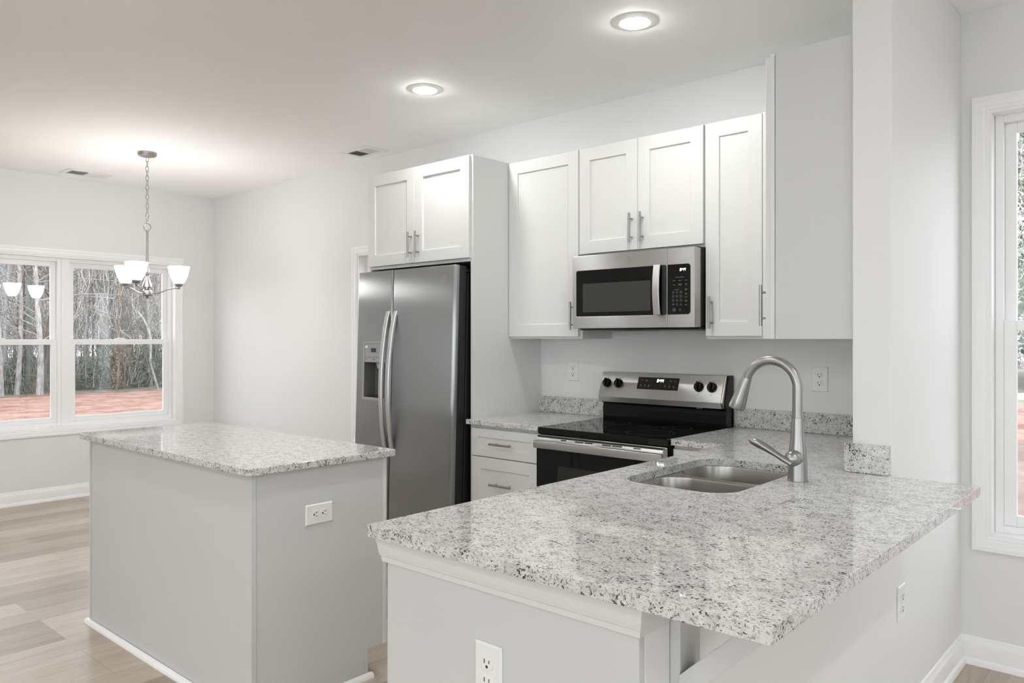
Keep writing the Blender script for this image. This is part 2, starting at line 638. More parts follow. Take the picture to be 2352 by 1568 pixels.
# ------------------------------------------------------------------ windows
def window(name, F, op, units, zm, label, cw=0.058, screens=True, jd=0.07):
    """F(u, w, z): u along the wall, w into the room (negative = outwards)"""
    u0, u1, z0, z1 = op
    root = bpy.data.objects.new(name, None)
    COL.objects.link(root)
    root.location = F((u0 + u1) / 2, 0, z0)
    struct(root, label, 'window')

    def ring(mb, a0, a1, b0, b1, t, w0, w1):
        for (x0, x1_, y0, y1) in ((a0, a0 + t, b0, b1), (a1 - t, a1, b0, b1), (a0 + t, a1 - t, b0, b0 + t), (a0 + t, a1 - t, b1 - t, b1)):
            p, q = F(x0, w0, y0), F(x1_, w1, y1)
            mb.box(p[0], q[0], p[1], q[1], p[2], q[2])
    # casing: a stepped picture frame with mitred corners
    mb = MB()
    prof = [(0, 0), (0, 0.017), (0.016, 0.017), (0.020, 0.014), (0.040, 0.012), (0.046, 0.009), (0.054, 0.009), (cw, 0.004), (cw, 0)]  # from the outer edge inwards
    loops = []
    for d, w in prof:
        e = cw - d
        loops.append([F(u0 - e, w, z0 - e), F(u1 + e, w, z0 - e), F(u1 + e, w, z1 + e), F(u0 - e, w, z1 + e)])
    vs = [p for lp in loops for p in lp]
    fs = []
    for i in range(len(loops) - 1):
        for k in range(4):
            fs.append((i * 4 + k, i * 4 + (k + 1) % 4, (i + 1) * 4 + (k + 1) % 4, (i + 1) * 4 + k))
    mb.add(vs, fs).build('casing', M_trim, root, smooth=0)
    mb = MB()
    ring(mb, u0 - 0.001, u1 + 0.001, z0 - 0.001, z1 + 0.001, 0.012, -TH + 0.01, 0.001)
    mb.build('jamb', M_trim, root, smooth=0, bevel=0.001)
    mb = MB()
    for (a, b_) in units:
        ring(mb, a, b_, z0 + 0.011, z1 - 0.011, 0.030, -jd - 0.075, -jd)
    for i in range(len(units) - 1):
        p, q = F(units[i][1], -jd - 0.07, z0 + 0.01), F(units[i + 1][0], -jd + 0.004, z1 - 0.01)
        mb.box(p[0], q[0], p[1], q[1], p[2], q[2])
    mb.build('vinyl_frame', M_vinyl, root, smooth=0, bevel=0.002)
    for (a, b_) in units:
        s0, s1 = a + 0.030, b_ - 0.030
        zb, zt = z0 + 0.041, z1 - 0.041
        mb = MB()
        ring(mb, s0, s1, zm - 0.02, zt, 0.042, -jd - 0.062, -jd - 0.036)
        up = mb.build('upper_sash', M_vinyl, root, smooth=0, bevel=0.003)
        p, q = F(s0 + 0.04, -jd - 0.051, zm + 0.02), F(s1 - 0.04, -jd - 0.047, zt - 0.04)
        MB().box(p[0], q[0], p[1], q[1], p[2], q[2]).build('glass_pane', M_glass, root, up, smooth=0)
        mb = MB()
        ring(mb, s0, s1, zb, zm + 0.026, 0.046, -jd - 0.034, -jd - 0.006)
        lo = mb.build('lower_sash', M_vinyl, root, smooth=0, bevel=0.003)
        p, q = F(s0 + 0.044, -jd - 0.022, zb + 0.044), F(s1 - 0.044, -jd - 0.018, zm - 0.018)
        MB().box(p[0], q[0], p[1], q[1], p[2], q[2]).build('glass_pane', M_glass, root, lo, smooth=0)
        if screens:
            p, q = F(s0 + 0.01, -jd - 0.0700, zb + 0.01), F(s1 - 0.01, -jd - 0.0695, zm + 0.0)
            MB().box(p[0], q[0], p[1], q[1], p[2], q[2]).build('insect_screen', M_screen, root, lo, smooth=0)
        # cam lock on the meeting rail
        um = (s0 + s1) / 2
        mb = MB()
        pts = [(um - 0.055, zm + 0.026), (um - 0.035, zm + 0.034), (um - 0.01, zm + 0.040), (um + 0.02, zm + 0.040), (um + 0.04, zm + 0.033), (um + 0.055, zm + 0.026)]
        mb.prism(pts, -jd - 0.03, -jd - 0.008, lambda u, v, t: F(u, t, v))
        mb.build('sash_lock', M_vinyl, root, lo, smooth=30)
    return root


FL = lambda u, w, z: (XL + w, u, z)
FB = lambda u, w, z: (u, YB - w, z)
FR = lambda u, w, z: (XR - w, u, z)
FF = lambda u, w, z: (u, YF + w, z)
window('window_1', FL, W1, [(-2.250, -1.333), (-1.295, -0.378)], 1.331, 'wide white double window looking onto the bare woods')
window('window_2', FB, W2, [(W2[0] + 0.012, W2[1] - 0.012)], 1.331, 'white window mostly hidden behind the refrigerator')
window('window_3', FB, W3, [(W3[0] + 0.012, W3[1] - 0.012)], 1.415, 'tall white single window at the right edge of the photo')
def pair(a, b_):
    m = (a + b_) / 2
    return [(a + 0.012, m - 0.02), (m + 0.02, b_ - 0.012)]


window('window_4', FF, (-0.8, 2.2, 0.02, 2.35), pair(-0.8, 2.2), 1.2, 'unseen tall glazed opening added for daylight in the wall across the living area')  # unseen openings, number and size chosen to bring more daylight in
window('window_5', FF, (2.7, 5.7, 0.25, 2.35), pair(2.7, 5.7), 1.3, 'unseen wide window added for daylight in the wall across the living area, far corner')
window('window_6', FR, (-7.0, -4.2, 0.02, 2.35), pair(-7.0, -4.2), 1.2, 'unseen tall glazed opening added for daylight in the side wall of the living area')
window('window_7', FR, (-2.9, -1.5, 0.8, 2.1), pair(-2.9, -1.5), 1.45, 'unseen double window added for daylight in the side wall of the living area')


# ------------------------------------------------------------------ ceiling things
def recessed(x, y, label, group, lens=M_lens):
    t = thing('recessed_light', label, 'ceiling light', (x, y, ZC), group)
    MB().lathe([(0.064, -0.006), (0.066, -0.008), (0.098, -0.002), (0.099, 0.0), (0.062, 0.0)], (x, y, ZC), 48, cap=False).build('trim_ring', M_fixture, t)
    MB().lathe([(0.0005, -0.020), (0.02, -0.0195), (0.04, -0.0165), (0.055, -0.0115), (0.0635, -0.006), (0.0635, -0.001), (0.0005, -0.001)], (x, y, ZC), 48).build('lens', lens, t)
    return t


recessed(0.420, -0.868, 'lit recessed ceiling light nearer the tall right-hand cabinet', 'recessed kitchen lights')
recessed(-0.939, -0.860, 'lit recessed ceiling light above the refrigerator side of the kitchen', 'recessed kitchen lights')
for (x, y) in ((0.42, -2.75), (-0.94, -2.75)):
    recessed(x, y, 'recessed ceiling light over the island and peninsula, out of view', 'recessed kitchen lights out of view')
for (x, y) in ((2.9, -1.7), (4.9, -1.7), (2.9, -3.4), (4.9, -3.4), (2.9, -5.1), (4.9, -5.1), (0.7, -4.6), (-1.3, -4.6), (-3.3, -4.6), (0.7, -6.4), (-1.9, -6.4)):  # unseen lamps added to brighten the room and its ceiling
    recessed(x, y, 'recessed ceiling light added over the living area to brighten the room, out of view', 'added living area lights', M_lens_added)


def vent(label, x0, x1, y0, y1, dark_first, axis):
    t = thing('ceiling_vent', label, 'vent', ((x0 + x1) / 2, (y0 + y1) / 2, ZC), 'ceiling registers')
    m = 0.042
    mb = MB()
    mb.fill(rect(x0, x1, y0, y1), [rect(x0 + m, x1 - m, y0 + m, y1 - m)], ZC - 0.006, ZC - 0.0005, fZ)
    mb.build('frame', M_fixture, t, smooth=0, bevel=0.003)
    MB().box(x0 + m, x1 - m, y0 + m, y1 - m, ZC - 0.0015, ZC - 0.0006).build('duct_opening', M_ventgrey, t, smooth=0)
    mb = MB()
    L0, L1 = (y0 + m, y1 - m) if axis == 'y' else (x0 + m, x1 - m)
    mid = (L0 + L1) / 2
    c0, c1 = (x0 + m, x1 - m) if axis == 'y' else (y0 + m, y1 - m)
    k = 0
    N = 16
    for i in range(N):
        p = L0 + (i + 0.5) * (L1 - L0) / N
        dark = (p < mid) == dark_first
        sl = 0.0012 if dark else -0.0062
        h = 0.006
        w = (-0.001, 0.001)
        if axis == 'y':
            vs = [(c0, p - sl - 0.0006, ZC - h), (c1, p - sl - 0.0006, ZC - h), (c1, p + sl - 0.0006, ZC - 0.0016), (c0, p + sl - 0.0006, ZC - 0.0016)]
        else:
            vs = [(p - sl - 0.0006, c0, ZC - h), (p - sl - 0.0006, c1, ZC - h), (p + sl - 0.0006, c1, ZC - 0.0016), (p + sl - 0.0006, c0, ZC - 0.0016)]
        vs = vs + [(a + (0.0012 if axis == 'x' else 0), b_ + (0.0012 if axis == 'y' else 0), c) for a, b_, c in vs]
        mb.add(vs, [(0, 1, 2, 3), (4, 7, 6, 5), (0, 4, 5, 1), (1, 5, 6, 2), (2, 6, 7, 3), (3, 7, 4, 0)])
    mb.build('louvers', M_fixture, t, smooth=0)
    mb = MB()
    if axis == 'y':
        mb.box(c0, c1, mid - 0.004, mid + 0.004, ZC - 0.006, ZC - 0.001)
    else:
        mb.box(mid - 0.004, mid + 0.004, c0, c1, ZC - 0.006, ZC - 0.001)
    mb.build('divider_bar', M_fixture, t, smooth=0)
    return t


vent('white ceiling register near the wall with the wide double window', -4.790, -4.555, -1.440, -1.090, True, 'y')
vent('white ceiling register above the refrigerator', -2.500, -2.175, -0.305, -0.100, False, 'x')

# ------------------------------------------------------------------ chandelier
CX, CYY = -3.555, -1.245
ch = thing('chandelier', 'brushed nickel three-light chandelier with white glass shades', 'chandelier', (CX, CYY, ZC))
MB().lathe([(0.005, -0.034), (0.018, -0.033), (0.05, -0.030), (0.062, -0.024), (0.066, -0.012), (0.066, 0.0)], (CX, CYY, ZC), 36).build('canopy', M_nickel, ch)
mb = MB()
z = ZC - 0.034
i = 0
while z > 2.225:
    pts = []
    for k in range(17):
        a = 2 * PI * k / 16
        u, v = 0.0105 * math.cos(a), 0.021 * math.sin(a)
        pts.append((CX + (u if i % 2 else 0), CYY + (0 if i % 2 else u), z - 0.017 + v))
    mb.tube(pts, 0.0024, 6, caps=False)
    z -= 0.0345
    i += 1
mb.build('chain', M_nickel, ch)
pts = [(CX + 0.026 * 0.75 * math.cos(2 * PI * k / 24), CYY + 0.026 * 0.66 * math.cos(2 * PI * k / 24), 2.185 + 0.026 * math.sin(2 * PI * k / 24)) for k in range(25)]
MB().tube(pts, 0.0034, 8, caps=False).build('loop', M_nickel, ch)
MB().lathe([(0.006, 2.162), (0.010, 2.155), (0.0075, 2.14), (0.0085, 2.0), (0.012, 1.88), (0.016, 1.862), (0.011, 1.85), (0.020, 1.838), (0.014, 1.828), (0.013, 1.818)], (CX, CYY, 0), 24).build('stem', M_nickel, ch)
MB().lathe([(0.013, 1.820), (0.018, 1.80), (0.028, 1.775), (0.034, 1.752), (0.034, 1.742), (0.026, 1.733), (0.018, 1.728), (0.030, 1.722), (0.034, 1.716), (0.036, 1.712), (0.036, 1.686), (0.030, 1.680), (0.013, 1.676), (0.009, 1.668), (0.007, 1.66), (0.003, 1.655)], (CX, CYY, 0), 32).build('body', M_nickel, ch)
RV = Vector((math.cos(0.7261), math.sin(0.7261), 0))
FV = Vector((-math.sin(0.7261), math.cos(0.7261), 0))
for ang in (36.8, 156.8, -83.2):
    a = math.radians(ang)
    d = RV * math.cos(a) + FV * math.sin(a)
    c0 = Vector((CX, CYY, 0))
    pts = [c0 + d * r + Vector((0, 0, z)) for r, z in ((0.030, 1.700), (0.052, 1.699), (0.080, 1.703), (0.106, 1.714), (0.132, 1.728), (0.160, 1.738), (0.186, 1.742), (0.216, 1.743))]
    arm = MB().tube(pts, 0.0048, 10).build('arm', M_nickel, ch)
    tip = c0 + d * 0.220
    MB().lathe([(0.006, 1.736), (0.010, 1.741), (0.010, 1.752), (0.024, 1.758), (0.030, 1.768), (0.032, 1.778), (0.028, 1.779)], (tip.x, tip.y, 0), 24).build('socket_cup', M_nickel, ch, arm)
    MB().lathe([(0.030, 1.776), (0.040, 1.790), (0.056, 1.822), (0.067, 1.857), (0.074, 1.893), (0.077, 1.906), (0.073, 1.906), (0.070, 1.893), (0.063, 1.857), (0.052, 1.822), (0.036, 1.793), (0.028, 1.780)], (tip.x, tip.y, 0), 32, cap=False).build('glass_shade', M_shade, ch)


# ------------------------------------------------------------------ cabinet pieces
def door_front(F, u0, u1, v0, v1, w, th=0.02, st=0.068, name='door', m=None, root=None, parent=None):
    """flat-panel door; F(u, w, v) with w outward; front plane at w, back at w - th"""
    d = 0.0085
    loops = []
    for e, dw in ((0.0, -th), (0.0, -0.0015), (0.0015, 0.0), (st, 0.0), (st + 0.002, -0.001), (st + 0.004, -d)):
        loops.append([F(u0 + e, w + dw, v0 + e), F(u1 - e, w + dw, v0 + e), F(u1 - e, w + dw, v1 - e), F(u0 + e, w + dw, v1 - e)])
    vs = [p for lp in loops for p in lp]
    fs = [(3, 2, 1, 0)]
    for i in range(len(loops) - 1):
        for k in range(4):
            fs.append((i * 4 + k, i * 4 + (k + 1) % 4, (i + 1) * 4 + (k + 1) % 4, (i + 1) * 4 + k))
    q = (len(loops) - 1) * 4
    fs.append((q, q + 1, q + 2, q + 3))
    return MB().add(vs, fs).build(name, m or M_cab, root, parent, smooth=0)


def pull(F, u, v, w, vertical, root, parent, length=0.154):
    h = length / 2
    mb = MB()
    if vertical:
        a, b_ = F(u, w + 0.032, v - h), F(u, w + 0.032, v + h)
        posts = [(u, v - 0.048), (u, v + 0.048)]
    else:
        a, b_ = F(u - h, w + 0.032, v), F(u + h, w + 0.032, v)
        posts = [(u - 0.048, v), (u + 0.048, v)]
    mb.tube([a, b_], 0.006, 14)
    for (pu, pv) in posts:
        mb.tube([F(pu, w - 0.0005, pv), F(pu, w + 0.031, pv)], 0.0042, 10)
    return mb.build('handle', M_nickel, root, parent)


FY_ = lambda u, w, v: (u, -w, v)          # facing -Y, w = distance in front of the back wall
FXm = lambda u, w, v: (-w, u, v)          # facing -X


def bx(x0, x1, y0, y1, z0, z1, name, m, root, parent=None, bevel=0.001, **k):
    return MB().box(x0, x1, y0, y1, z0, z1).build(name, m, root, parent, smooth=0, bevel=bevel, **k)


ZT = 2.405
ZB = 1.363
# wall cabinet left of the microwave
t = thing('wall_cabinet', 'white single-door wall cabinet between refrigerator panel and microwave', 'cabinet', (-0.554, 0, ZB), 'white wall cabinets')
bx(-0.8195, -0.290, -0.285, -0.002, ZB, ZT, 'cabinet_box', M_cab, t)
d = door_front(FY_, -0.8185, -0.306, ZB + 0.013, ZT - 0.004, 0.305, root=t)
pull(FY_, -0.337, 1.489, 0.305, True, t, d)
# wall cabinet over the microwave
t = thing('wall_cabinet', 'white two-door wall cabinet directly above the microwave', 'cabinet', (0.08, 0, 1.813), 'white wall cabinets')
bx(-0.2885, 0.4535, -0.285, -0.002, 1.811, ZT, 'cabinet_box', M_cab, t)
d = door_front(FY_, -0.2985, 0.0735, 1.825, ZT - 0.004, 0.305, root=t)
pull(FY_, 0.044, 1.937, 0.305, True, t, d)
d = door_front(FY_, 0.0765, 0.4475, 1.825, ZT - 0.004, 0.305, root=t)
pull(FY_, 0.109, 1.937, 0.305, True, t, d)
# wall cabinet right of the microwave
t = thing('wall_cabinet', 'white narrow-door wall cabinet in the corner right of the microwave', 'cabinet', (0.75, 0, ZB), 'white wall cabinets')
bx(0.455, 1.362, -0.285, -0.002, ZB, ZT, 'cabinet_box', M_cab, t)
d = door_front(FY_, 0.4605, 0.7445, ZB + 0.013, ZT - 0.004, 0.305, root=t)
pull(FY_, 0.495, 1.489, 0.305, True, t, d)
bx(0.7475, 1.04, -0.305, -0.286, ZB, ZT, 'corner_filler', M_cab, t)
# cabinet on the partition wall, its side towards us
t = thing('wall_cabinet', 'tall white wall cabinet seen side-on next to the short wall', 'cabinet', (1.22, -0.64, ZB), 'white wall cabinets')
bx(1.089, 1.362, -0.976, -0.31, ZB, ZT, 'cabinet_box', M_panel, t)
bx(1.069, 1.0865, -0.975, -0.31, ZB, ZT, 'face_frame', M_cab, t)
d = door_front(FXm, -0.967, -0.645, ZB + 0.013, ZT - 0.006, -1.049, root=t)
pull(FXm, -0.940, 1.489, -1.049, True, t, d)
d = door_front(FXm, -0.641, -0.32, ZB + 0.013, ZT - 0.006, -1.049, root=t)
pull(FXm, -0.350, 1.489, -1.049, True, t, d)

# refrigerator surround
t = thing('refrigerator_end_panel', 'full-height white panel on the range side of the refrigerator', 'panel', (-0.831, -0.3, 0))
bx(-0.841, -0.8215, -0.602, -0.002, 0, ZT, 'side_panel', M_cab, t)
t = thing('refrigerator_end_panel', 'full-height white panel on the window side of the refrigerator, only a sliver showing', 'panel', (-1.748, -0.3, 0))
bx(-1.757, -1.739, -0.602, -0.002, 0, ZT, 'side_panel', M_cab, t)
t = thing('wall_cabinet', 'deep white two-door cabinet above the refrigerator', 'cabinet', (-1.29, -0.3, 1.803), 'white wall cabinets')
bx(-1.738, -0.842, -0.601, -0.002, 1.803, ZT, 'cabinet_box', M_cab, t)
d = door_front(FY_, -1.7475, -1.3005, 1.822, ZT - 0.004, 0.622, root=t)
pull(FY_, -1.325, 1.932, 0.622, True, t, d)
d = door_front(FY_, -1.2975, -0.8365, 1.822, ZT - 0.004, 0.622, root=t)
pull(FY_, -1.259, 1.932, 0.622, True, t, d)

# drawer base left of the range
t = thing('base_cabinet', 'white drawer base cabinet between refrigerator panel and range', 'cabinet', (-0.56, -0.3, 0))
bx(-0.818, -0.301, -0.618, -0.002, 0.102, ZK - TK - 0.001, 'cabinet_box', M_cab, t)
bx(-0.818, -0.301, -0.55, -0.03, 0.0, 0.102, 'toe_kick', M_cab, t)
for v0, v1 in ((0.716, 0.868), (0.412, 0.711), (0.112, 0.407)):
    d = door_front(FY_, -0.795, -0.312, v0, v1, 0.64, st=0.062 if v1 < 0.8 else 0.046, name='drawer', root=t)
    pull(FY_, -0.558, (v0 + v1) / 2 + (0.0 if v1 > 0.8 else 0.010), 0.64, False, t, d)

# corner base right of the range and the peninsula base
t = thing('base_cabinet', 'white corner base cabinet glimpsed between range and sink worktop', 'cabinet', (0.7, -0.3, 0))
bx(0.470, 0.790, -0.618, -0.002, 0.102, ZK - TK - 0.001, 'cabinet_box', M_cab, t)
bx(0.470, 0.790, -0.55, -0.03, 0.0, 0.102, 'toe_kick', M_cab, t)
d = door_front(FY_, 0.476, 0.725, 0.112, 0.868, 0.64, name='door', root=t)

YP = -2.525
t = thing('peninsula_cabinet', 'white peninsula base with plain end panel below the granite worktop', 'cabinet', (1.1, -1.6, 0))
mb = MB()
mb.box(0.792, 0.806, -2.505, -0.62, 0.102, 0.886)
mb.box(0.792, XS0 - 0.002, -2.505, -2.49, 0.0, 0.886)
mb.box(XS0 - 0.016, XS0 - 0.002, -2.49, -0.02, 0.102, 0.886)
mb.box(0.806, XS0 - 0.016, -2.49, -0.02, 0.102, 0.118)
mb.box(0.86, XS0 - 0.002, -2.49, -0.62, 0.0, 0.102)
mb.build('cabinet_box', M_cab, t, smooth=0, bevel=0.001)
ys = [-2.49, -1.95, -1.26, -0.66]
for k in range(3):
    d = door_front(FXm, ys[k] + 0.004, ys[k + 1] - 0.004, 0.112, 0.868, -0.772, name='door', root=t)
    pull(FXm, ys[k + 1] - 0.04, 0.76, -0.772, True, t, d)
t = thing('peninsula_end_panel', 'plain white end panel of the peninsula with stepped moulding along its top', 'panel', (1.1, -2.515, 0))
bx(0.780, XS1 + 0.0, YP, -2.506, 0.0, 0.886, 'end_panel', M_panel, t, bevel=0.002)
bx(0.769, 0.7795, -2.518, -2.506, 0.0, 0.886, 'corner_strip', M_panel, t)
# crown moulding under the worktop, wrapping the end and the living side
prof = [(0.0, 0.826), (0.005, 0.826), (0.006, 0.838), (0.0085, 0.8405), (0.011, 0.850), (0.0125, 0.866), (0.016, 0.877), (0.017, 0.8855), (0.0, 0.8855)]
path = [(0.768, -2.506, 1, -1), (0.768, YP, -1, -1), (XS1, YP, 1, -1), (XS1, -2.425, 1, 1)]
vs, fs = [], []
NP = len(prof)
for k, (x, y, sx, sy) in enumerate(path):
    for (o_, z) in prof:
        if k == 0: p = (x - o_, y, z)
        elif k == 1: p = (x - o_, y - o_, z)
        elif k == 2: p = (x + o_, y - o_, z)
        else: p = (x + o_, y, z)
        vs.append(p)
for k in range(3):
    for i in range(NP):
        fs.append((k * NP + i, k * NP + (i + 1) % NP, (k + 1) * NP + (i + 1) % NP, (k + 1) * NP + i))
fs.append(tuple(range(NP)))
fs.append(tuple(3 * NP + i for i in range(NP))[::-1])
MB().add(vs, fs).build('crown_moulding', M_crown, t, smooth=0, label='stepped white moulding under the worktop edge')
vs, fs = [], []
MB().prism(base_prof(), 0.78, XS1, lambda dd, z, tt: (tt, YP - dd, z)).build('base_moulding', M_trim, t, smooth=30)

# overhang bracket
t = thing('worktop_bracket', 'white timber bracket propping the worktop overhang on the low wall', 'bracket', (XS1, -2.385, 0.5))
YA, YC = -2.418, -2.338
MB().box(XS1 + 0.001, XS1 + 0.023, YA, YC, 0.44, 0.886).build('wall_leg', M_panel, t, smooth=0, bevel=0.002)
MB().box(XS1 + 0.023, 1.70, YA, YC, 0.868, 0.886).build('top_leg', M_panel, t, smooth=0, bevel=0.002)
pts = [(XS1 + 0.023, 0.730), (XS1 + 0.023, 0.676), (1.713, 0.868), (1.659, 0.868)]
MB().prism([(u, v) for u, v in pts], YA - 0.004, YC - 0.02, fY).build('diagonal_brace', M_panel, t, smooth=0, bevel=0.0015)

# ------------------------------------------------------------------ island
IX0, IX1, IY0, IY1 = -1.795, -0.230, -2.320, -1.655
ZI = 0.909
t = thing('island_cabinet', 'plain white kitchen island base with an outlet in its end', 'island', (-1.0, -2.0, 0))
a0, a1, b0, b1 = -1.742, -0.262, -2.288, -1.700
bx(a0 + 0.014, a1 - 0.014, b0 + 0.014, b1, 0.102, ZI - TK - 0.001, 'cabinet_box', M_cab, t)
bx(a0 + 0.02, a1 - 0.02, b0 + 0.02, b1 - 0.075, 0.0, 0.102, 'toe_kick', M_cab, t)
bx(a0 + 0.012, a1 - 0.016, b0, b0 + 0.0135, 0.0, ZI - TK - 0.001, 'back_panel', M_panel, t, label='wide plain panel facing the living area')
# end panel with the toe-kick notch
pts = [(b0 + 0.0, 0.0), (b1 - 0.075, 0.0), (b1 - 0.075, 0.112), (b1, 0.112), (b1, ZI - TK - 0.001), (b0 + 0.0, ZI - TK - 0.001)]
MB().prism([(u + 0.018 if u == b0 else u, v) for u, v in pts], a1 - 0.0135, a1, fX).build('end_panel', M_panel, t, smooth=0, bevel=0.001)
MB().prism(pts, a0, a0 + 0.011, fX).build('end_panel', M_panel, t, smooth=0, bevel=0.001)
bx(a1 - 0.015, a1 + 0.003, b0 - 0.003, b0 + 0.0165, 0.0, ZI - TK - 0.001, 'corner_trim', M_panel, t)
bx(a0 - 0.004, a0 + 0.011, b0 - 0.003, b0 - 0.0002, 0.02, ZI - TK - 0.001, 'corner_trim', M_panel, t)
bx(a1 - 0.02, a1 + 0.0025, b1 + 0.0003, b1 + 0.018, 0.112, ZI - TK - 0.001, 'face_frame', M_cab, t)
q = [(0, 0.0), (0.020, 0.0), (0.0195, 0.006), (0.0165, 0.013), (0.011, 0.018), (0.0, 0.020)]
mb = MB()
mb.prism(q, a0 - 0.022, a1 + 0.02, lambda dd, z, tt: (tt, b0 - 0.0032 - dd, z))
mb.prism(q, b0 - 0.02, b1 - 0.062, lambda dd, z, tt: (a1 + 0.0032 + dd, tt, z))
mb.build('shoe_moulding', M_trim, t, smooth=40)
FI = lambda u, w, v: (u, w, v)
xs = [a0 + 0.01, -1.25, -0.76, a1 - 0.004]
for k in range(3):
    d = door_front(FI, xs[k] + 0.003, xs[k + 1] - 0.003, 0.716, 0.866, b1 + 0.020, name='drawer', st=0.046, root=t)
    pull(FI, (xs[k] + xs[k + 1]) / 2, 0.79, b1 + 0.020, False, t, d)
    d = door_front(FI, xs[k] + 0.003, xs[k + 1] - 0.003, 0.114, 0.711, b1 + 0.020, name='door', root=t)
    pull(FI, xs[k + 1] - 0.04, 0.61, b1 + 0.020, True, t, d)

o = MB().prism(round_poly([(IX0, IY0), (IX1, IY0), (IX1, IY1), (IX0, IY1)], [0.012, 0.022, 0.012, 0.012]), ZI - TK, ZI, fZ).build('island_worktop', M_gran, smooth=30, bevel=0.003)
tag(o, 'speckled grey granite slab on top of the kitchen island', 'worktop')

# ------------------------------------------------------------------ worktops and splashes
o = MB().box(-0.8205, -0.300, -0.662, -0.001, ZK - TK, ZK).build('worktop', M_gran, smooth=30, bevel=0.003)
tag(o, 'short speckled granite worktop between refrigerator panel and range', 'worktop')
SX0, SX1, SY0, SY1 = 0.850, 1.232, -1.652, -1.018
outer = round_poly([(0.4715, -0.001), (0.4715, -0.660), (0.735, -0.660), (0.735, -2.557), (1.747, -2.557), (1.747, -1.005), (XS1 + 0.0005, -1.005), (XS1 + 0.0005, YS - 0.0006), (XS0 - 0.001, YS - 0.0006), (XS0 - 0.001, -0.001)],
                   [0, 0.012, 0.012, 0.012, 0.010, 0.008, 0, 0, 0, 0])
o = MB().fill(outer, [rrect(SX0, SX1, SY0, SY1, 0.095, 8)], ZK - TK, ZK, fZ).build('worktop', M_gran, smooth=30, bevel=0.003)
tag(o, 'large L-shaped granite worktop with the sink cut into it', 'worktop')
o = bx(-0.8205, -0.3085, -0.021, -0.001, ZK + 0.0005, ZK + 0.097, 'backsplash', M_gran, None, bevel=0.002)
tag(o, 'granite upstand on the wall left of the range', 'backsplash')
o = bx(0.472, 1.342, -0.021, -0.001, ZK + 0.0005, ZK + 0.097, 'backsplash', M_gran, None, bevel=0.002)
tag(o, 'long granite upstand on the wall right of the range', 'backsplash')
o = MB().prism([(1.343, -0.001), (1.343, -1.012), (1.486, -1.012), (1.486, YS - 0.0012), (XS0 - 0.0012, YS - 0.0012), (XS0 - 0.0012, -0.001)], ZK + 0.0005, ZK + 0.097, fZ).build('backsplash', M_gran, smooth=0, bevel=0.002)
tag(o, 'granite upstand wrapping the foot of the short wall', 'backsplash')

# ------------------------------------------------------------------ sink and tap
t = thing('kitchen_sink', 'undermount stainless steel double-bowl sink in the granite worktop', 'sink', (1.04, -1.335, 0.68))
zr = ZK - TK - 0.0008
b_near = rrect(SX0 - 0.004, SX1 + 0.004, SY0 - 0.004, -1.326, 0.10, 8)
b_far = rrect(SX0 - 0.004, SX1 + 0.004, -1.296, SY1 + 0.004, 0.10, 8)
MB().fill(rrect(SX0 - 0.03, SX1 + 0.03, SY0 - 0.03, SY1 + 0.03, 0.08, 8), [b_near, b_far], zr - 0.0015, zr, fZ).build('rim', M_sink, t, smooth=0)


def bowl(outline, name, depth):
    n = len(outline)
    cx = sum(p[0] for p in outline) / n
    cy_ = sum(p[1] for p in outline) / n
    vs, fs = [], []
    lv = [(0.0, 1.0), (0.006, 0.992), (depth - 0.035, 0.972), (depth - 0.015, 0.95), (depth - 0.003, 0.89), (depth, 0.78), (depth + 0.004, 0.15)]
    for dz, sc in lv:
        for (x, y) in outline:
            vs.append((cx + (x - cx) * sc, cy_ + (y - cy_) * sc, zr - 0.001 - dz))
    for i in range(len(lv) - 1):
        for k in range(n):
            fs.append((i * n + k, i * n + (k + 1) % n, (i + 1) * n + (k + 1) % n, (i + 1) * n + k))
    fs.append(tuple((len(lv) - 1) * n + k for k in range(n)))
    o = MB().add(vs, fs).build(name, M_sink, t, smooth=60, fix=False)
    zz = zr - depth - 0.004
    MB().lathe([(0.044, zz + 0.001), (0.044, zz + 0.006), (0.036, zz + 0.007), (0.030, zz + 0.003), (0.002, zz + 0.003)], (cx, cy_, 0), 28).build('drain', M_chrome, t, o)


bowl(b_near, 'bowl', 0.20)
bowl(b_far, 'bowl', 0.20)

FCX, FCY = 1.292, -1.285
t = thing('kitchen_faucet', 'brushed nickel gooseneck pull-down faucet behind the sink', 'faucet', (FCX, FCY, ZK))
MB().lathe([(0.0005, ZK + 0.0006), (0.0305, ZK + 0.0006), (0.0305, ZK + 0.004), (0.0295, ZK + 0.02), (0.0293, ZK + 0.055), (0.0275, ZK + 0.085), (0.0235, ZK + 0.115), (0.0200, ZK + 0.15), (0.0185, ZK + 0.195), (0.0180, ZK + 0.199), (0.0005, ZK + 0.199)], (FCX, FCY, 0), 40).build('body', M_nickel, t)
zc = ZK + 0.293
rr = 0.087
pts = [(FCX, FCY, ZK + 0.1995), (FCX, FCY, ZK + 0.24), (FCX, FCY, zc)]
for k in range(1, 25):
    a = math.radians(160 * k / 24)
    pts.append((FCX - rr + rr * math.cos(a), FCY, zc + rr * math.sin(a)))
rads = [0.0168, 0.0160] + [0.0155 - 0.0008 * k / 24 for k in range(25)]
MB().tube(pts, rads, 24).build('spout', M_nickel, t)
e = Vector(pts[-1])
dr = Vector((-math.sin(math.radians(20)), 0, -math.cos(math.radians(20))))
pp = [e + dr * s for s in (0.0012, 0.004, 0.03, 0.080, 0.104, 0.111)]
MB().tube(pp, [0.0155, 0.0162, 0.0185, 0.0245, 0.0275, 0.0258], 28).build('spray_head', M_nickel, t)
zh = 0.989
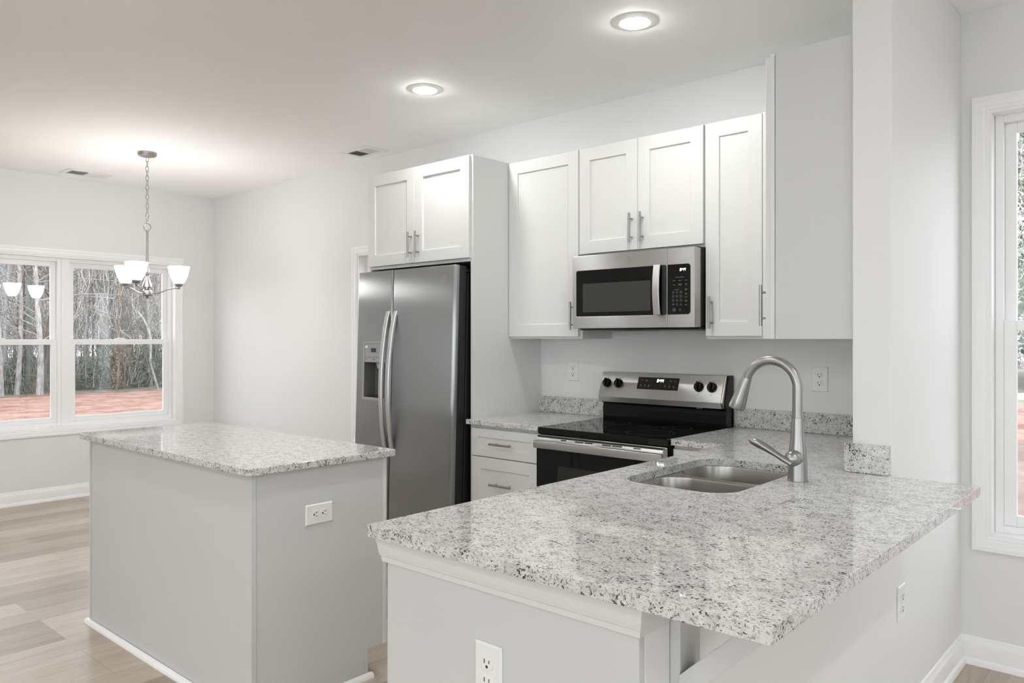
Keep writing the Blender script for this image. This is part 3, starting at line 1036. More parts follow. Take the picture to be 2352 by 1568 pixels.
MB().tube([(FCX, FCY - 0.008, zh), (FCX, FCY - 0.020, zh), (FCX, FCY - 0.038, zh)], 0.0245, 28).build('handle_collar', M_nickel, t)
hub = MB().lathe([(0.0005, -0.0655), (0.008, -0.0645), (0.016, -0.060), (0.0215, -0.053), (0.0243, -0.0455), (0.0245, -0.040), (0.0005, -0.040)], (FCX, FCY, zh), 28, ax='y').build('handle', M_nickel, t)
lp = [(FCX + 0.004, FCY - 0.056, zh - 0.014), (FCX - 0.02, FCY - 0.060, zh - 0.002), (FCX - 0.045, FCY - 0.062, zh + 0.012), (FCX - 0.075, FCY - 0.062, zh + 0.028), (FCX - 0.105, FCY - 0.060, zh + 0.041), (FCX - 0.128, FCY - 0.058, zh + 0.048), (FCX - 0.136, FCY - 0.058, zh + 0.050)]
MB().tube(lp, [0.0130, 0.0120, 0.0112, 0.0145, 0.0172, 0.0130, 0.005], 18, flat=(1.0, 0.8)).build('lever', M_nickel, t, hub)


# ------------------------------------------------------------------ outlets
def outlet(loc, label):
    """faces -Y at loc (the centre on the wall)"""
    t = thing('wall_outlet', label, 'outlet', loc, 'duplex outlets')
    x, y, z = loc
    w, h = 0.0385, 0.060
    vs, fs = [], []
    lv = [(0, 0.0), (0, 0.0025), (0.0035, 0.006)]
    for e, dd in lv:
        vs += [(x - w + e, y - dd, z - h + e), (x + w - e, y - dd, z - h + e), (x + w - e, y - dd, z + h - e), (x - w + e, y - dd, z + h - e)]
    for i in range(2):
        for k in range(4):
            fs.append((i * 4 + k, i * 4 + (k + 1) % 4, (i + 1) * 4 + (k + 1) % 4, (i + 1) * 4 + k))
    fs += [(8, 9, 10, 11), (3, 2, 1, 0)]
    MB().add(vs, fs).build('cover_plate', M_plate, t, smooth=0, bevel=0.0008)
    for s in (1, -1):
        zc_ = z + s * 0.0195
        pts = [(x + 0.0165 * math.cos(2 * PI * k / 32), zc_ + max(-0.0135, min(0.0135, 0.0172 * math.sin(2 * PI * k / 32)))) for k in range(32)]
        r = MB().prism(pts, y - 0.0085, y - 0.006, fY).build('receptacle', M_plate, t, smooth=30, bevel=0.0006)
        mb = MB()
        mb.box(x - 0.0078, x - 0.0056, y - 0.0089, y - 0.0084, zc_ - 0.001, zc_ + 0.0085)
        mb.box(x + 0.0056, x + 0.0076, y - 0.0089, y - 0.0084, zc_ + 0.0005, zc_ + 0.0075)
        pts = [(x + 0.0034 * math.cos(2 * PI * k / 14), zc_ - 0.0072 + 0.0034 * math.sin(2 * PI * k / 14)) for k in range(14)]
        mb.prism(pts, y - 0.0089, y - 0.0084, fY)
        mb.build('socket_slots', M_slot, t, r, smooth=0)
    MB().lathe([(0.0005, 0.0), (0.0028, 0.0), (0.0022, -0.0014), (0.0005, -0.0016)], (x, y - 0.006, z), 12, ax='y').build('screw', M_plate, t)
    return t


o1 = outlet((-0.567, -0.0005, 1.170), 'white duplex outlet on the wall left of the range')
dup(o1, (0.897, -0.0005, 1.171), 'white duplex outlet on the wall right of the range, seen through the faucet arch')
dup(o1, (1.117, YP - 0.0004, 0.658), 'white duplex outlet in the peninsula end panel')
dup(o1, (XS1 + 0.0005, -0.889, 0.472), 'white duplex outlet on the low wall under the overhang, seen edge-on', rotz=PI / 2)
oi = dup(o1, (-0.2615, -2.009, 0.700), 'white duplex outlet mounted sideways in the island end')
oi.rotation_euler = (Matrix.Rotation(PI / 2, 3, 'Z') @ Matrix.Rotation(PI / 2, 3, 'Y')).to_euler()


# ------------------------------------------------------------------ badge and digits
def badge(root, parent, F, u, v, r, name='badge'):
    """round maker's badge: ring, disc and a curled monogram"""
    mb = MB()
    ring_o = [(u + r * math.cos(2 * PI * k / 40), v + r * math.sin(2 * PI * k / 40)) for k in range(40)]
    ring_i = [(u + r * 0.86 * math.cos(2 * PI * k / 40), v + r * 0.86 * math.sin(2 * PI * k / 40)) for k in range(40)]
    mb.fill(ring_o, [ring_i], 0.0, 0.0018, lambda a, b_, t_: F(a, t_, b_))
    b0_ = mb.build(name, M_chrome, root, parent, smooth=30)
    mb = MB()

    def stroke(fn, n=18):
        pts = []
        for k in range(n + 1):
            a, b_ = fn(k / n)
            p = F(u + a * r, 0.0010, v + b_ * r)
            pts.append(p)
        mb.tube(pts, r * 0.055, 6)
    stroke(lambda s: (-0.22 + 0.30 * math.cos(0.7 + 5.0 * s), 0.06 + 0.42 * math.sin(0.7 + 5.0 * s)))
    stroke(lambda s: (0.06 - 0.34 * s, -0.05 - 0.45 * math.sin(PI * s)))
    stroke(lambda s: (0.30 + 0.22 * math.cos(0.6 + 3.6 * s), 0.24 + 0.22 * math.sin(0.6 + 3.6 * s)))
    stroke(lambda s: (0.32 + 0.24 * math.cos(2.2 + 3.9 * s), -0.20 + 0.24 * math.sin(2.2 + 3.9 * s)))
    for a in (45, 135, 225, 315):
        stroke(lambda s, a=a: (0.72 * math.cos(math.radians(a - 26 + 52 * s)), 0.72 * math.sin(math.radians(a - 26 + 52 * s))), 8)
    mb.build('monogram', M_chrome, root, parent, smooth=40)
    return b0_


SEG = {'8': 'abcdefg', '4': 'fgbc'}


def digits(mb, F, u, v, h, txt='8:44', slant=0.14):
    w = h * 0.56
    th_ = h * 0.15
    x = u
    for chh in txt:
        def q(a, b_, c, d_):
            mb.prism([(a + slant * b_, b_), (c + slant * b_, b_), (c + slant * d_, d_), (a + slant * d_, d_)], 0.0004, 0.0009, lambda p, r_, t_: F(x + p, t_, v + r_ - h / 2))
        if chh == ':':
            q(0, h * 0.26, th_, h * 0.40)
            q(0, h * 0.60, th_, h * 0.74)
            x += th_ * 2.0
            continue
        S = {'a': (0, h - th_, w, h), 'g': (0, h / 2 - th_ / 2, w, h / 2 + th_ / 2), 'd': (0, 0, w, th_), 'f': (0, h / 2, th_, h), 'b': (w - th_, h / 2, w, h), 'e': (0, 0, th_, h / 2), 'c': (w - th_, 0, w, h / 2)}
        for s_ in SEG[chh]:
            q(*S[s_])
        x += w * 1.32


# ------------------------------------------------------------------ microwave
t = thing('microwave', 'stainless over-the-range microwave under the two-door cabinet', 'microwave', (0.09, -0.2, 1.41))
ym = 0.40
bx(-0.283, 0.4495, -0.368, -0.003, 1.428, 1.8085, 'housing', M_blackmat, t, bevel=0.004)
mb = MB()
mb.prism([(-0.02, 1.427), (-0.35, 1.427), (-0.33, 1.410), (-0.12, 1.405), (-0.04, 1.414)], -0.270, 0.440, lambda u, v, tt: (tt, u, v))
und = mb.build('underside', M_blackmat, t, smooth=0, bevel=0.003)
bx(-0.22, -0.07, -0.30, -0.20, 1.405, 1.4085, 'grease_filter', M_greyp, t, und)
bx(0.20, 0.36, -0.30, -0.20, 1.405, 1.4085, 'grease_filter', M_greyp, t, und)
Fm = lambda u, w, v: (u, -ym - w, v)
# door: steel frame around black glass
mb = MB()
mb.fill(rect(-0.271, 0.3050, 1.419, 1.803), [rrect(-0.248, 0.300, 1.481, 1.724, 0.010)], -ym, -0.369, fY)
dm = mb.build('door', M_steel, t, smooth=0, bevel=0.0015)
MB().prism(rrect(-0.2475, 0.2995, 1.4815, 1.7235, 0.010), -ym + 0.0012, -0.370, fY).build('door_glass', M_blackgl, t, dm, smooth=30)
MB().prism(rrect(-0.205, 0.211, 1.503, 1.654, 0.008), -ym + 0.0004, -ym + 0.002, fY).build('window', M_mwin, t, dm, smooth=30)
# handle: slightly bowed upright bar
path = [(0.2605, 0, 1.480 + 0.247 * k / 14) for k in range(15)]


def msec(i):
    s_ = math.sin(PI * i / 14)
    yo = -ym - 0.026 - 0.012 * s_
    return [(-0.019, yo, 0), (0.019, yo, 0), (0.019, yo + 0.010, 0), (-0.019, yo + 0.010, 0)]


hd = MB().sweep(path, msec).build('handle', M_handle, t, dm, smooth=30, bevel=0.003)
mb = MB()
for z in (1.490, 1.717):
    mb.box(0.250, 0.272, -ym - 0.024, -ym + 0.001, z - 0.009, z + 0.009)
mb.box(0.279, 0.300, -ym - 0.006, -ym + 0.0012, 1.483, 1.722)
mb.build('handle_mount', M_blackmat, t, dm, smooth=0, bevel=0.001)
badge(t, dm, Fm, 0.091, 1.764, 0.0125)
# control side
mb = MB()
mb.fill(rect(0.3068, 0.453, 1.419, 1.803), [[(0.3072, 1.481), (0.4215, 1.481), (0.4315, 1.491), (0.4315, 1.714), (0.4215, 1.724), (0.3072, 1.724)]], -ym, -0.369, fY)
cp = mb.build('control_frame', M_steel, t, smooth=0, bevel=0.0015)
cpanel = MB().prism([(0.3076, 1.4815), (0.4213, 1.4815), (0.431, 1.4912), (0.431, 1.7138), (0.4213, 1.7235), (0.3076, 1.7235)], -ym + 0.0012, -0.370, fY).build('control_panel', M_blackgl, t, smooth=0)
Fp = lambda u, w, v: (u, -ym + 0.0012 - w, v)
mb = MB()
digits(mb, Fp, 0.374, 1.697, 0.013)
mb.build('clock_digits', M_digit, t, cpanel, smooth=0, label='glowing clock reading 8:44')
mb = MB()
for i, s_ in enumerate(['1', '2', '3', '4', '5', '6', '7', '8', '9']):
    mb.text(s_, 0.008, lambda a, b_, c, i=i: Fp(0.3385 + 0.0205 * (i % 3) + a, 0.0016, 1.5885 - 0.0195 * (i // 3) + b_))
mb.text('0', 0.008, lambda a, b_, c: Fp(0.359 + a, 0.0016, 1.530 + b_))
dash = [(0.373, 1.6605, 0.046, 0.0022), (0.343, 1.645, 0.015, 0.0022), (0.374, 1.645, 0.017, 0.0022), (0.407, 1.645, 0.012, 0.0022), (0.343, 1.6245, 0.013, 0.0022), (0.374, 1.6275, 0.016, 0.002), (0.374, 1.6225, 0.020, 0.002),
        (0.407, 1.6275, 0.010, 0.002), (0.407, 1.6225, 0.007, 0.002), (0.407, 1.603, 0.011, 0.002), (0.407, 1.598, 0.010, 0.002), (0.358, 1.601, 0.028, 0.002), (0.407, 1.583, 0.008, 0.002), (0.407, 1.578, 0.012, 0.002), (0.407, 1.564, 0.016, 0.002),
        (0.407, 1.548, 0.014, 0.002), (0.407, 1.543, 0.011, 0.002), (0.407, 1.527, 0.014, 0.002), (0.3385, 1.532, 0.012, 0.002), (0.3385, 1.527, 0.009, 0.002), (0.380, 1.532, 0.007, 0.002), (0.380, 1.527, 0.010, 0.002), (0.343, 1.506, 0.012, 0.0022), (0.343, 1.501, 0.008, 0.0022), (0.375, 1.507, 0.010, 0.002), (0.375, 1.501, 0.011, 0.002)]
for (u, v, w, h) in dash:
    p, q_ = Fp(u - w / 2, 0.0002, v - h / 2), Fp(u + w / 2, 0.0007, v + h / 2)
    mb.box(p[0], q_[0], p[1], q_[1], p[2], q_[2])
mb.build('panel_printing', M_print, t, cpanel, smooth=0)
mb = MB()
for i in range(10):
    u, v = (0.3385 + 0.0205 * (i % 3), 1.5885 - 0.0195 * (i // 3)) if i < 9 else (0.359, 1.530)
    mb.prism(rrect(u - 0.0072, u + 0.0072, v - 0.0075, v + 0.0075, 0.002, 3), -0.0003, 0.0010, lambda a, b_, c: Fp(a, c, b_))
mb.prism([(0.343 + 0.0115 * math.cos(2 * PI * k / 20), 1.5035 + 0.0115 * math.sin(2 * PI * k / 20)) for k in range(20)], -0.0003, 0.0002, lambda a, b_, c: Fp(a, c, b_))
mb.build('keypad', M_key, t, cpanel, smooth=30)
bx(0.4385, 0.4525, -0.368, -0.34, 1.421, 1.801, 'side_trim', M_steelside, t)

# ------------------------------------------------------------------ range
t = thing('range', 'freestanding stainless electric range with a black glass cooktop', 'range', (0.08, -0.35, 0))
RX0, RX1 = -0.2965, 0.4695
bx(RX0 + 0.004, RX1 - 0.004, -0.652, -0.025, 0.02, 0.876, 'oven_body', M_black, t, bevel=0.003)
mb = MB()
mb.box(RX0 + 0.004, RX1 - 0.005, -0.668, -0.085, 0.8765, 0.912)
ct = mb.build('cooktop', M_blackgl, t, smooth=0, bevel=0.004)
for (x, y, r) in ((-0.10, -0.50, 0.095), (0.27, -0.50, 0.115), (-0.10, -0.24, 0.075), (0.27, -0.24, 0.075)):
    MB().fill([(x + r * math.cos(2 * PI * k / 48), y + r * math.sin(2 * PI * k / 48)) for k in range(48)],
              [[(x + (r - 0.0015) * math.cos(2 * PI * k / 48), y + (r - 0.0015) * math.sin(2 * PI * k / 48)) for k in range(48)]], 0.9121, 0.9124, fZ).build('burner_mark', M_key, t, ct, smooth=0)
# back guard
mb = MB()
mb.prism([(-0.0855, 0.895), (-0.012, 0.895), (-0.012, 1.176), (-0.070, 1.176), (-0.108, 1.030), (-0.100, 1.005), (-0.088, 1.000), (-0.092, 0.975), (-0.092, 0.93)], RX0 + 0.006, RX1 - 0.0045, lambda u, v, tt: (tt, u, v))
bgd = mb.build('backguard', M_black, t, smooth=0, bevel=0.003)
ang = math.atan2(0.050, 0.137)
ybt, zbt, ytp, ztp = -0.130, 1.040, -0.080, 1.177
LN = math.hypot(ytp - ybt, ztp - zbt)
nx_, nz_ = -(ztp - zbt) / LN, (ytp - ybt) / LN      # outward normal (y, z)


def Fg(u, w, s_):
    """u along x, s_ up the sloped face from its lower edge, w outward"""
    k = s_ / LN
    return (u, ybt + (ytp - ybt) * k + nx_ * w, zbt + (ztp - zbt) * k + nz_ * w)


mb = MB()
pts = [(ybt, zbt), (ytp, ztp), (ytp + 0.012, ztp), (ytp + 0.012, ztp - 0.03), (-0.100, 1.014), (-0.118, 1.010)]
mb.prism(pts, RX0 + 0.001, 0.4505, lambda u, v, tt: (tt, u, v))
fasc = mb.build('control_fascia', M_steel, t, smooth=0, bevel=0.0012)
pts2 = [(ybt + 0.0015, zbt), (ytp + 0.002, ztp - 0.001), (ytp + 0.02, ztp - 0.001), (-0.09, 1.012), (-0.116, 1.011)]
MB().prism(pts2, 0.4508, 0.4595, lambda u, v, tt: (tt, u, v)).build('fascia_end_cap', M_steelside, t, smooth=0, bevel=0.001)
dsp = MB().prism([(-0.052, 0.0535), (0.199, 0.0535), (0.199, 0.1215), (-0.052, 0.1215)], 0.0002, 0.0016, lambda u, v, tt: Fg(u, tt, v)).build('display', M_blackgl, t, smooth=0)
Fd = lambda u, w, v: Fg(u, w + 0.0016, v)
mb = MB()
digits(mb, Fd, 0.066, 0.1035, 0.017, slant=0.1)
mb.build('clock_digits', M_digit, t, dsp, smooth=0, label='glowing clock reading 8:44')
mb = MB()
for (u, v, w) in ((-0.024, 0.103, 0.010), (0.002, 0.1055, 0.010), (0.002, 0.1005, 0.016), (0.150, 0.1055, 0.013), (0.150, 0.1005, 0.012), (0.176, 0.1055, 0.012), (0.176, 0.1005, 0.009),
                  (-0.030, 0.068, 0.014), (-0.004, 0.068, 0.014), (0.020, 0.068, 0.010), (0.120, 0.068, 0.009), (0.146, 0.068, 0.010), (0.172, 0.068, 0.011), (0.056, 0.0755, 0.006), (0.072, 0.0755, 0.0015)):
    p = [(u - w / 2, v - 0.001), (u + w / 2, v - 0.001), (u + w / 2, v + 0.001), (u - w / 2, v + 0.001)]
    mb.prism(p, 0.0003, 0.0006, lambda a, b_, c: Fd(a, c, b_))
for u in (-0.030, -0.004, 0.020, 0.088, 0.120, 0.146, 0.172):
    r = 0.0032 if u != 0.088 else 0.0022
    mb.prism([(u + r * math.cos(2 * PI * k / 12), 0.0765 + r * math.sin(2 * PI * k / 12)) for k in range(12)], 0.0003, 0.0006, lambda a, b_, c: Fd(a, c, b_))
mb.build('panel_lettering', M_print, t, dsp, smooth=0)
dial = MB()
for kx in (-0.250, -0.174, 0.3185, 0.3925):
    mb = MB()
    n = 28
    vs, fs = [], []
    lv = [(0.0265, 0.0002), (0.0265, 0.006), (0.0245, 0.014), (0.020, 0.022)]
    for r, w in lv:
        for k in range(n):
            a = 2 * PI * k / n
            vs.append(Fg(kx + r * math.cos(a), w, 0.079 + r * math.sin(a)))
    for i in range(len(lv) - 1):
        for k in range(n):
            fs.append((i * n + k, i * n + (k + 1) % n, (i + 1) * n + (k + 1) % n, (i + 1) * n + k))
    fs.append(tuple(range(n))[::-1])
    fs.append(tuple((len(lv) - 1) * n + k for k in range(n)))
    mb.add(vs, fs)
    kb = mb.build('knob', M_black, t, smooth=50)
    mb = MB()
    gp = [(-0.0065, 0.0235), (0.0065, 0.0235), (0.0075, 0.0), (0.006, -0.0235), (-0.006, -0.0235), (-0.0075, 0.0)]
    vs = [Fg(kx + a, 0.014, 0.079 + b_) for a, b_ in gp] + [Fg(kx + a * 0.7, 0.034, 0.079 + b_ * 0.92) for a, b_ in gp]
    fs = [tuple(range(6))[::-1], tuple(range(6, 12))] + [(i, (i + 1) % 6, 6 + (i + 1) % 6, 6 + i) for i in range(6)]
    mb.add(vs, fs)
    mb.build('knob_grip', M_black, t, kb, smooth=0, bevel=0.0025)
    mb = dial
    for (du, dv, r) in ((0.0, -0.040, 0.0022), (-0.024, -0.022, 0.001), (0.024, 0.024, 0.001), (0.030, 0.006, 0.001), (0.024, -0.022, 0.001)):
        mb.prism([(kx + du + r * math.cos(2 * PI * k / 10), 0.079 + dv + r * math.sin(2 * PI * k / 10)) for k in range(10)], 0.0002, 0.0005, lambda a, b_, c: Fg(a, c, b_))
    mb.prism([(kx - 0.005, 0.1105), (kx + 0.006, 0.1105), (kx + 0.006, 0.1125), (kx - 0.005, 0.1125)], 0.0002, 0.0005, lambda a, b_, c: Fg(a, c, b_))
dial.build('dial_lettering', M_blackmat, t, fasc, smooth=0)
MB().prism(rrect(0.300, 0.336, 1.004, 1.0125, 0.004), -0.0935, -0.1005, fY).build('sticker', M_greyp, t, bgd, smooth=0)
# oven door
dr_ = bx(RX0 + 0.008, RX1 - 0.010, -0.684, -0.653, 0.245, 0.818, 'oven_door', M_blackgl, t, bevel=0.003)
MB().prism(rrect(-0.150, 0.325, 0.40, 0.727, 0.012), -0.6848, -0.683, fY).build('oven_window', M_oven, t, dr_, smooth=0)
# steel top rail with vent slots
mb = MB()
slots = [(-0.135, -0.100), (-0.048, 0.004), (0.012, 0.060), (0.115, 0.165), (0.173, 0.228), (0.290, 0.330)]
q0, q1 = (-0.690, 0.834), (-0.670, 0.8745)        # the sloped strip (y, z)
SL = math.hypot(q1[0] - q0[0], q1[1] - q0[1])


def Fs(u, v, w):
    k = v / SL
    return (u, q0[0] + (q1[0] - q0[0]) * k - w * (q1[1] - q0[1]) / SL, q0[1] + (q1[1] - q0[1]) * k + w * (q1[0] - q0[0]) / SL)


holes = []
for a, b_ in slots:
    holes.append(rect(a, b_, SL * 0.52, SL * 0.65))
    holes.append(rect(a, b_, SL * 0.74, SL * 0.87))
mb.fill(rect(RX0 + 0.006, RX1 - 0.008, 0, SL), holes, -0.004, 0.0, Fs)
rail = mb.build('vent_rail', M_steel, t, smooth=0)
bx(RX0 + 0.010, RX1 - 0.012, -0.676, -0.655, 0.819, 0.872, 'vent_backing', M_dark, t, rail, bevel=0)
path = [(RX0 + 0.014 + (RX1 - RX0 - 0.026) * k / 10, 0, 0) for k in range(11)]
hs = [(-0.702, 0.811), (-0.716, 0.812), (-0.719, 0.830), (-0.716, 0.848), (-0.700, 0.851)]
hdl = MB().sweep(path, lambda i: [(0, a, b_) for a, b_ in hs]).build('handle', M_steel, t, dr_, smooth=30, bevel=0.0015)
mb = MB()
for x in (RX0 + 0.03, RX1 - 0.03):
    mb.box(x - 0.012, x + 0.012, -0.703, -0.684, 0.816, 0.846)
mb.build('handle_mount', M_steelside, t, dr_, smooth=0, bevel=0.001)
mb = MB()
mb.box(RX1 - 0.0118, RX1 - 0.006, -0.700, -0.668, 0.822, 0.870)
mb.build('rail_end_cap', M_steelside, t, rail, smooth=0)
bx(RX0 + 0.008, RX1 - 0.010, -0.682, -0.653, 0.06, 0.238, 'storage_drawer', M_steel, t, bevel=0.003)

# ------------------------------------------------------------------ refrigerator
t = thing('refrigerator', 'stainless side-by-side refrigerator with dispenser in its narrow left door', 'refrigerator', (-1.30, -0.62, 0))
FXA, FXS, FXB = -1.7445, -1.401, -0.8605
yd = -0.755
bx(FXA + 0.012, FXB - 0.003, -0.655, -0.12, 0.02, 1.738, 'body', M_blackmat, t, bevel=0.004)
ZD0, ZD1 = 0.055, 1.776


def dprof(x0, x1, rl, rr2):
    pts = []
    for k in range(7):
        a = PI / 2 * k / 6
        pts.append((x0 + rl - rl * math.cos(a), yd + rl - rl * math.sin(a)))
    for k in range(7):
        a = PI / 2 * k / 6
        pts.append((x1 - rr2 + rr2 * math.sin(a), yd + rr2 - rr2 * math.cos(a)))
    return pts + [(x1, -0.722), (x0, -0.722)]


DX0, DX1, DZ0, DZ1 = -1.664, -1.452, 0.992, 1.334
pf = dprof(FXA, FXS - 0.004, 0.016, 0.010)
mb = MB()
mb.prism(pf, DZ1, ZD1, fZ)
mb.prism(pf, ZD0, DZ0, fZ)
mb.prism(pf[:7] + [(DX0, yd), (DX0, -0.722), (FXA, -0.722)], DZ0, DZ1, fZ)
mb.prism([(DX1, yd)] + pf[7:14] + [(FXS - 0.004, -0.722), (DX1, -0.722)], DZ0, DZ1, fZ)
dl = mb.build('freezer_door', M_fridge, t, smooth=35)
dr2 = MB().prism(dprof(FXS + 0.004, FXB, 0.010, 0.022), ZD0, ZD1, fZ).build('refrigerator_door', M_fridge, t, smooth=35, bevel=0.003)


mb = MB()
for (x0_, x1_, z0_, z1_) in ((FXA + 0.002, FXS - 0.006, ZD0, DZ0), (FXA + 0.002, FXS - 0.006, DZ1, ZD1 - 0.002), (FXA + 0.002, DX0, DZ0, DZ1), (DX1, FXS - 0.006, DZ0, DZ1)):
    mb.box(x0_, x1_, -0.7215, -0.664, z0_, z1_)
mb.build('door_liner', M_blackmat, t, dl, smooth=0)
bx(FXS + 0.006, FXB - 0.002, -0.7215, -0.664, ZD0, ZD1 - 0.002, 'door_liner', M_blackmat, t, dr2)
bx(FXA + 0.02, FXB - 0.02, -0.46, -0.13, 1.739, 1.792, 'gap_shade_block', M_blackmat, t)  # black block added so the gap above the fridge reads as deep shade


def fhandle(xc, parent):
    zz0, zz1 = 0.685, 1.528
    N = 26
    path = [(xc, 0, zz0 + (zz1 - zz0) * k / N) for k in range(N + 1)]

    def sec(i):
        s_ = max(0.0, math.sin(PI * i / N)) ** 0.8
        y = yd - 0.010 - 0.050 * s_
        return [(-0.0155, y + 0.004, 0), (-0.011, y - 0.001, 0), (0.011, y - 0.001, 0), (0.0155, y + 0.004, 0), (0.0155, y + 0.016, 0), (-0.0155, y + 0.016, 0)]
    MB().sweep(path, sec).build('handle', M_handle, t, parent, smooth=30, bevel=0.0015)
    mb = MB()
    for z in (zz0 + 0.012, zz1 - 0.012):
        mb.box(xc - 0.012, xc + 0.012, yd - 0.008, yd + 0.001, z - 0.010, z + 0.010)
    mb.build('handle_mount', M_handle, t, parent, smooth=0)


fhandle(-1.432, dl)
fhandle(-1.366, dr2)
badge(t, dr2, lambda u, w, v: (u, yd - w, v), -0.950, 1.703, 0.0165)
# dispenser
ds = MB().fill(rrect(DX0 - 0.010, DX1 + 0.010, DZ0 - 0.012, DZ1 + 0.010, 0.014), [rrect(DX0 + 0.004, DX1 - 0.004, DZ0 + 0.006, DZ1 - 0.004, 0.008)], yd - 0.004, yd + 0.002, fY).build('dispenser_bezel', M_greyp, t, dl, smooth=30, bevel=0.0015)
mb = MB()
d_y = -0.675
mb.add([(DX0 + 0.002, yd + 0.001, DZ0 + 0.004), (DX1 - 0.002, yd + 0.001, DZ0 + 0.004), (DX1 - 0.002, yd + 0.001, 1.214), (DX0 + 0.002, yd + 0.001, 1.214),
        (DX0 + 0.012, d_y, DZ0 + 0.010), (DX1 - 0.012, d_y, DZ0 + 0.010), (DX1 - 0.012, d_y, 1.214), (DX0 + 0.012, d_y, 1.214)],
       [(0, 1, 5, 4), (1, 2, 6, 5), (2, 3, 7, 6), (3, 0, 4, 7), (4, 5, 6, 7)])
mb.build('dispenser_recess', M_disp, t, dl, smooth=0, fix=False)
bx(DX0 + 0.003, DX1 - 0.003, yd + 0.0005, d_y, 1.2145, DZ1 - 0.002, 'dispenser_controls', M_greyp, t, dl)
bx(-1.597, -1.549, yd - 0.0004, yd + 0.001, 1.2765, 1.301, 'dispenser_display', M_lcd, t, dl, bevel=0)
mb = MB()
for (u, v, w) in ((-1.612, 1.296, 0.006), (-1.535, 1.296, 0.006), (-1.612, 1.276, 0.006), (-1.535, 1.276, 0.006), (-1.642, 1.245, 0.014), (-1.612, 1.247, 0.011), (-1.588, 1.247, 0.011), (-1.562, 1.247, 0.011), (-1.538, 1.247, 0.008), (-1.57, 1.231, 0.022)):
    mb.box(u - w / 2, u + w / 2, yd - 0.0004, yd + 0.001, v - 0.0015, v + 0.0015)
mb.build('dispenser_printing', M_lcd, t, dl, smooth=0)
bx(-1.656, -1.632, yd - 0.001, yd + 0.001, 1.302, 1.318, 'dispenser_sticker', M_plate, t, dl, bevel=0)
mb = MB()
mb.prism([(-1.572, 1.2145), (-1.52, 1.2145), (-1.528, 1.176), (-1.556, 1.176)], -0.735, -0.70, fY)
mb.build('dispenser_nozzle', M_greyp, t, dl, smooth=0, bevel=0.002)
bx(DX0 + 0.014, DX1 - 0.014, -0.745, -0.68, DZ0 + 0.009, DZ0 + 0.014, 'drip_tray', M_blackmat, t, dl)
mb = MB()
mb.box(FXB - 0.10, FXB - 0.004, -0.70, -0.60, 1.7395, 1.758)
mb.box(FXA + 0.02, FXA + 0.10, -0.70, -0.60, 1.7395, 1.758)
mb.build('hinge_cover', M_blackmat, t, smooth=0, bevel=0.006)
bx(FXA + 0.02, FXB - 0.01, -0.69, -0.66, 0.004, 0.052, 'toe_grille', M_blackmat, t)
t.rotation_euler = (math.radians(-1.75), 0, 0)

# ------------------------------------------------------------------ outside
GZ = -0.42
o = MB().box(6.6, 40, -9, 20, GZ - 0.3, GZ).build('patio_bounce_ground', M_road, smooth=0)  # unseen pale ground, added to bounce daylight up to the ceiling
struct(o, 'pale paving added beside the living area to bounce daylight in, out of view', 'ground')
o = MB().box(-5.2, 6.6, 0.17, 12, GZ - 0.3, GZ + 0.004).build('clay_patch', M_clay_pale, smooth=0)  # paler clay layer nearest the house
struct(o, 'paler clay just outside the tall right-hand window', 'ground')
o = MB().box(-24.6, 6.6, -9, 20, GZ - 0.3, GZ).build('clay_ground', M_clay, smooth=0)
struct(o, 'bare red clay yard outside the windows', 'ground')
o = MB().box(-24.6, 40, -45, -9, GZ - 0.3, GZ).build('gravel_bounce_ground', M_road, smooth=0)  # unseen ground, made pale so the light it bounces stays neutral
struct(o, 'pale gravel added on the far side of the house to bounce neutral daylight in, out of view', 'ground')
o = MB().box(-80, -24.6, -45, 70, GZ - 0.3, GZ + 0.02).build('forest_ground', M_litter, smooth=0)
struct(o, 'leaf-littered forest floor beyond the clay', 'ground')
o = MB().box(-24.6, 40, 20.0, 23.2, GZ - 0.3, GZ - 0.01).build('grass_ground', M_drygrass, smooth=0)
struct(o, 'strip of dry grass beyond the clay', 'ground')
o = MB().box(-24.6, 40, 23.2, 26.5, GZ - 0.3, GZ - 0.015).build('street_road', M_road, smooth=0)
struct(o, 'pale road beyond the dry grass', 'road')
o = MB().box(-24.6, 40, 26.5, 70, GZ - 0.3, GZ).build('verge_ground', M_litter, smooth=0)
struct(o, 'leaf-littered ground beyond the road', 'ground')


def trunk_path(rng, x, y, h, lean=(0, 0), wob=0.06, n=9):
    pts = []
    px = py = 0.0
    for k in range(n):
        f = k / (n - 1)
        px += rng.uniform(-wob, wob)
        py += rng.uniform(-wob, wob)
        pts.append((x + lean[0] * f + px, y + lean[1] * f + py, GZ - 0.05 + h * f))
    return pts


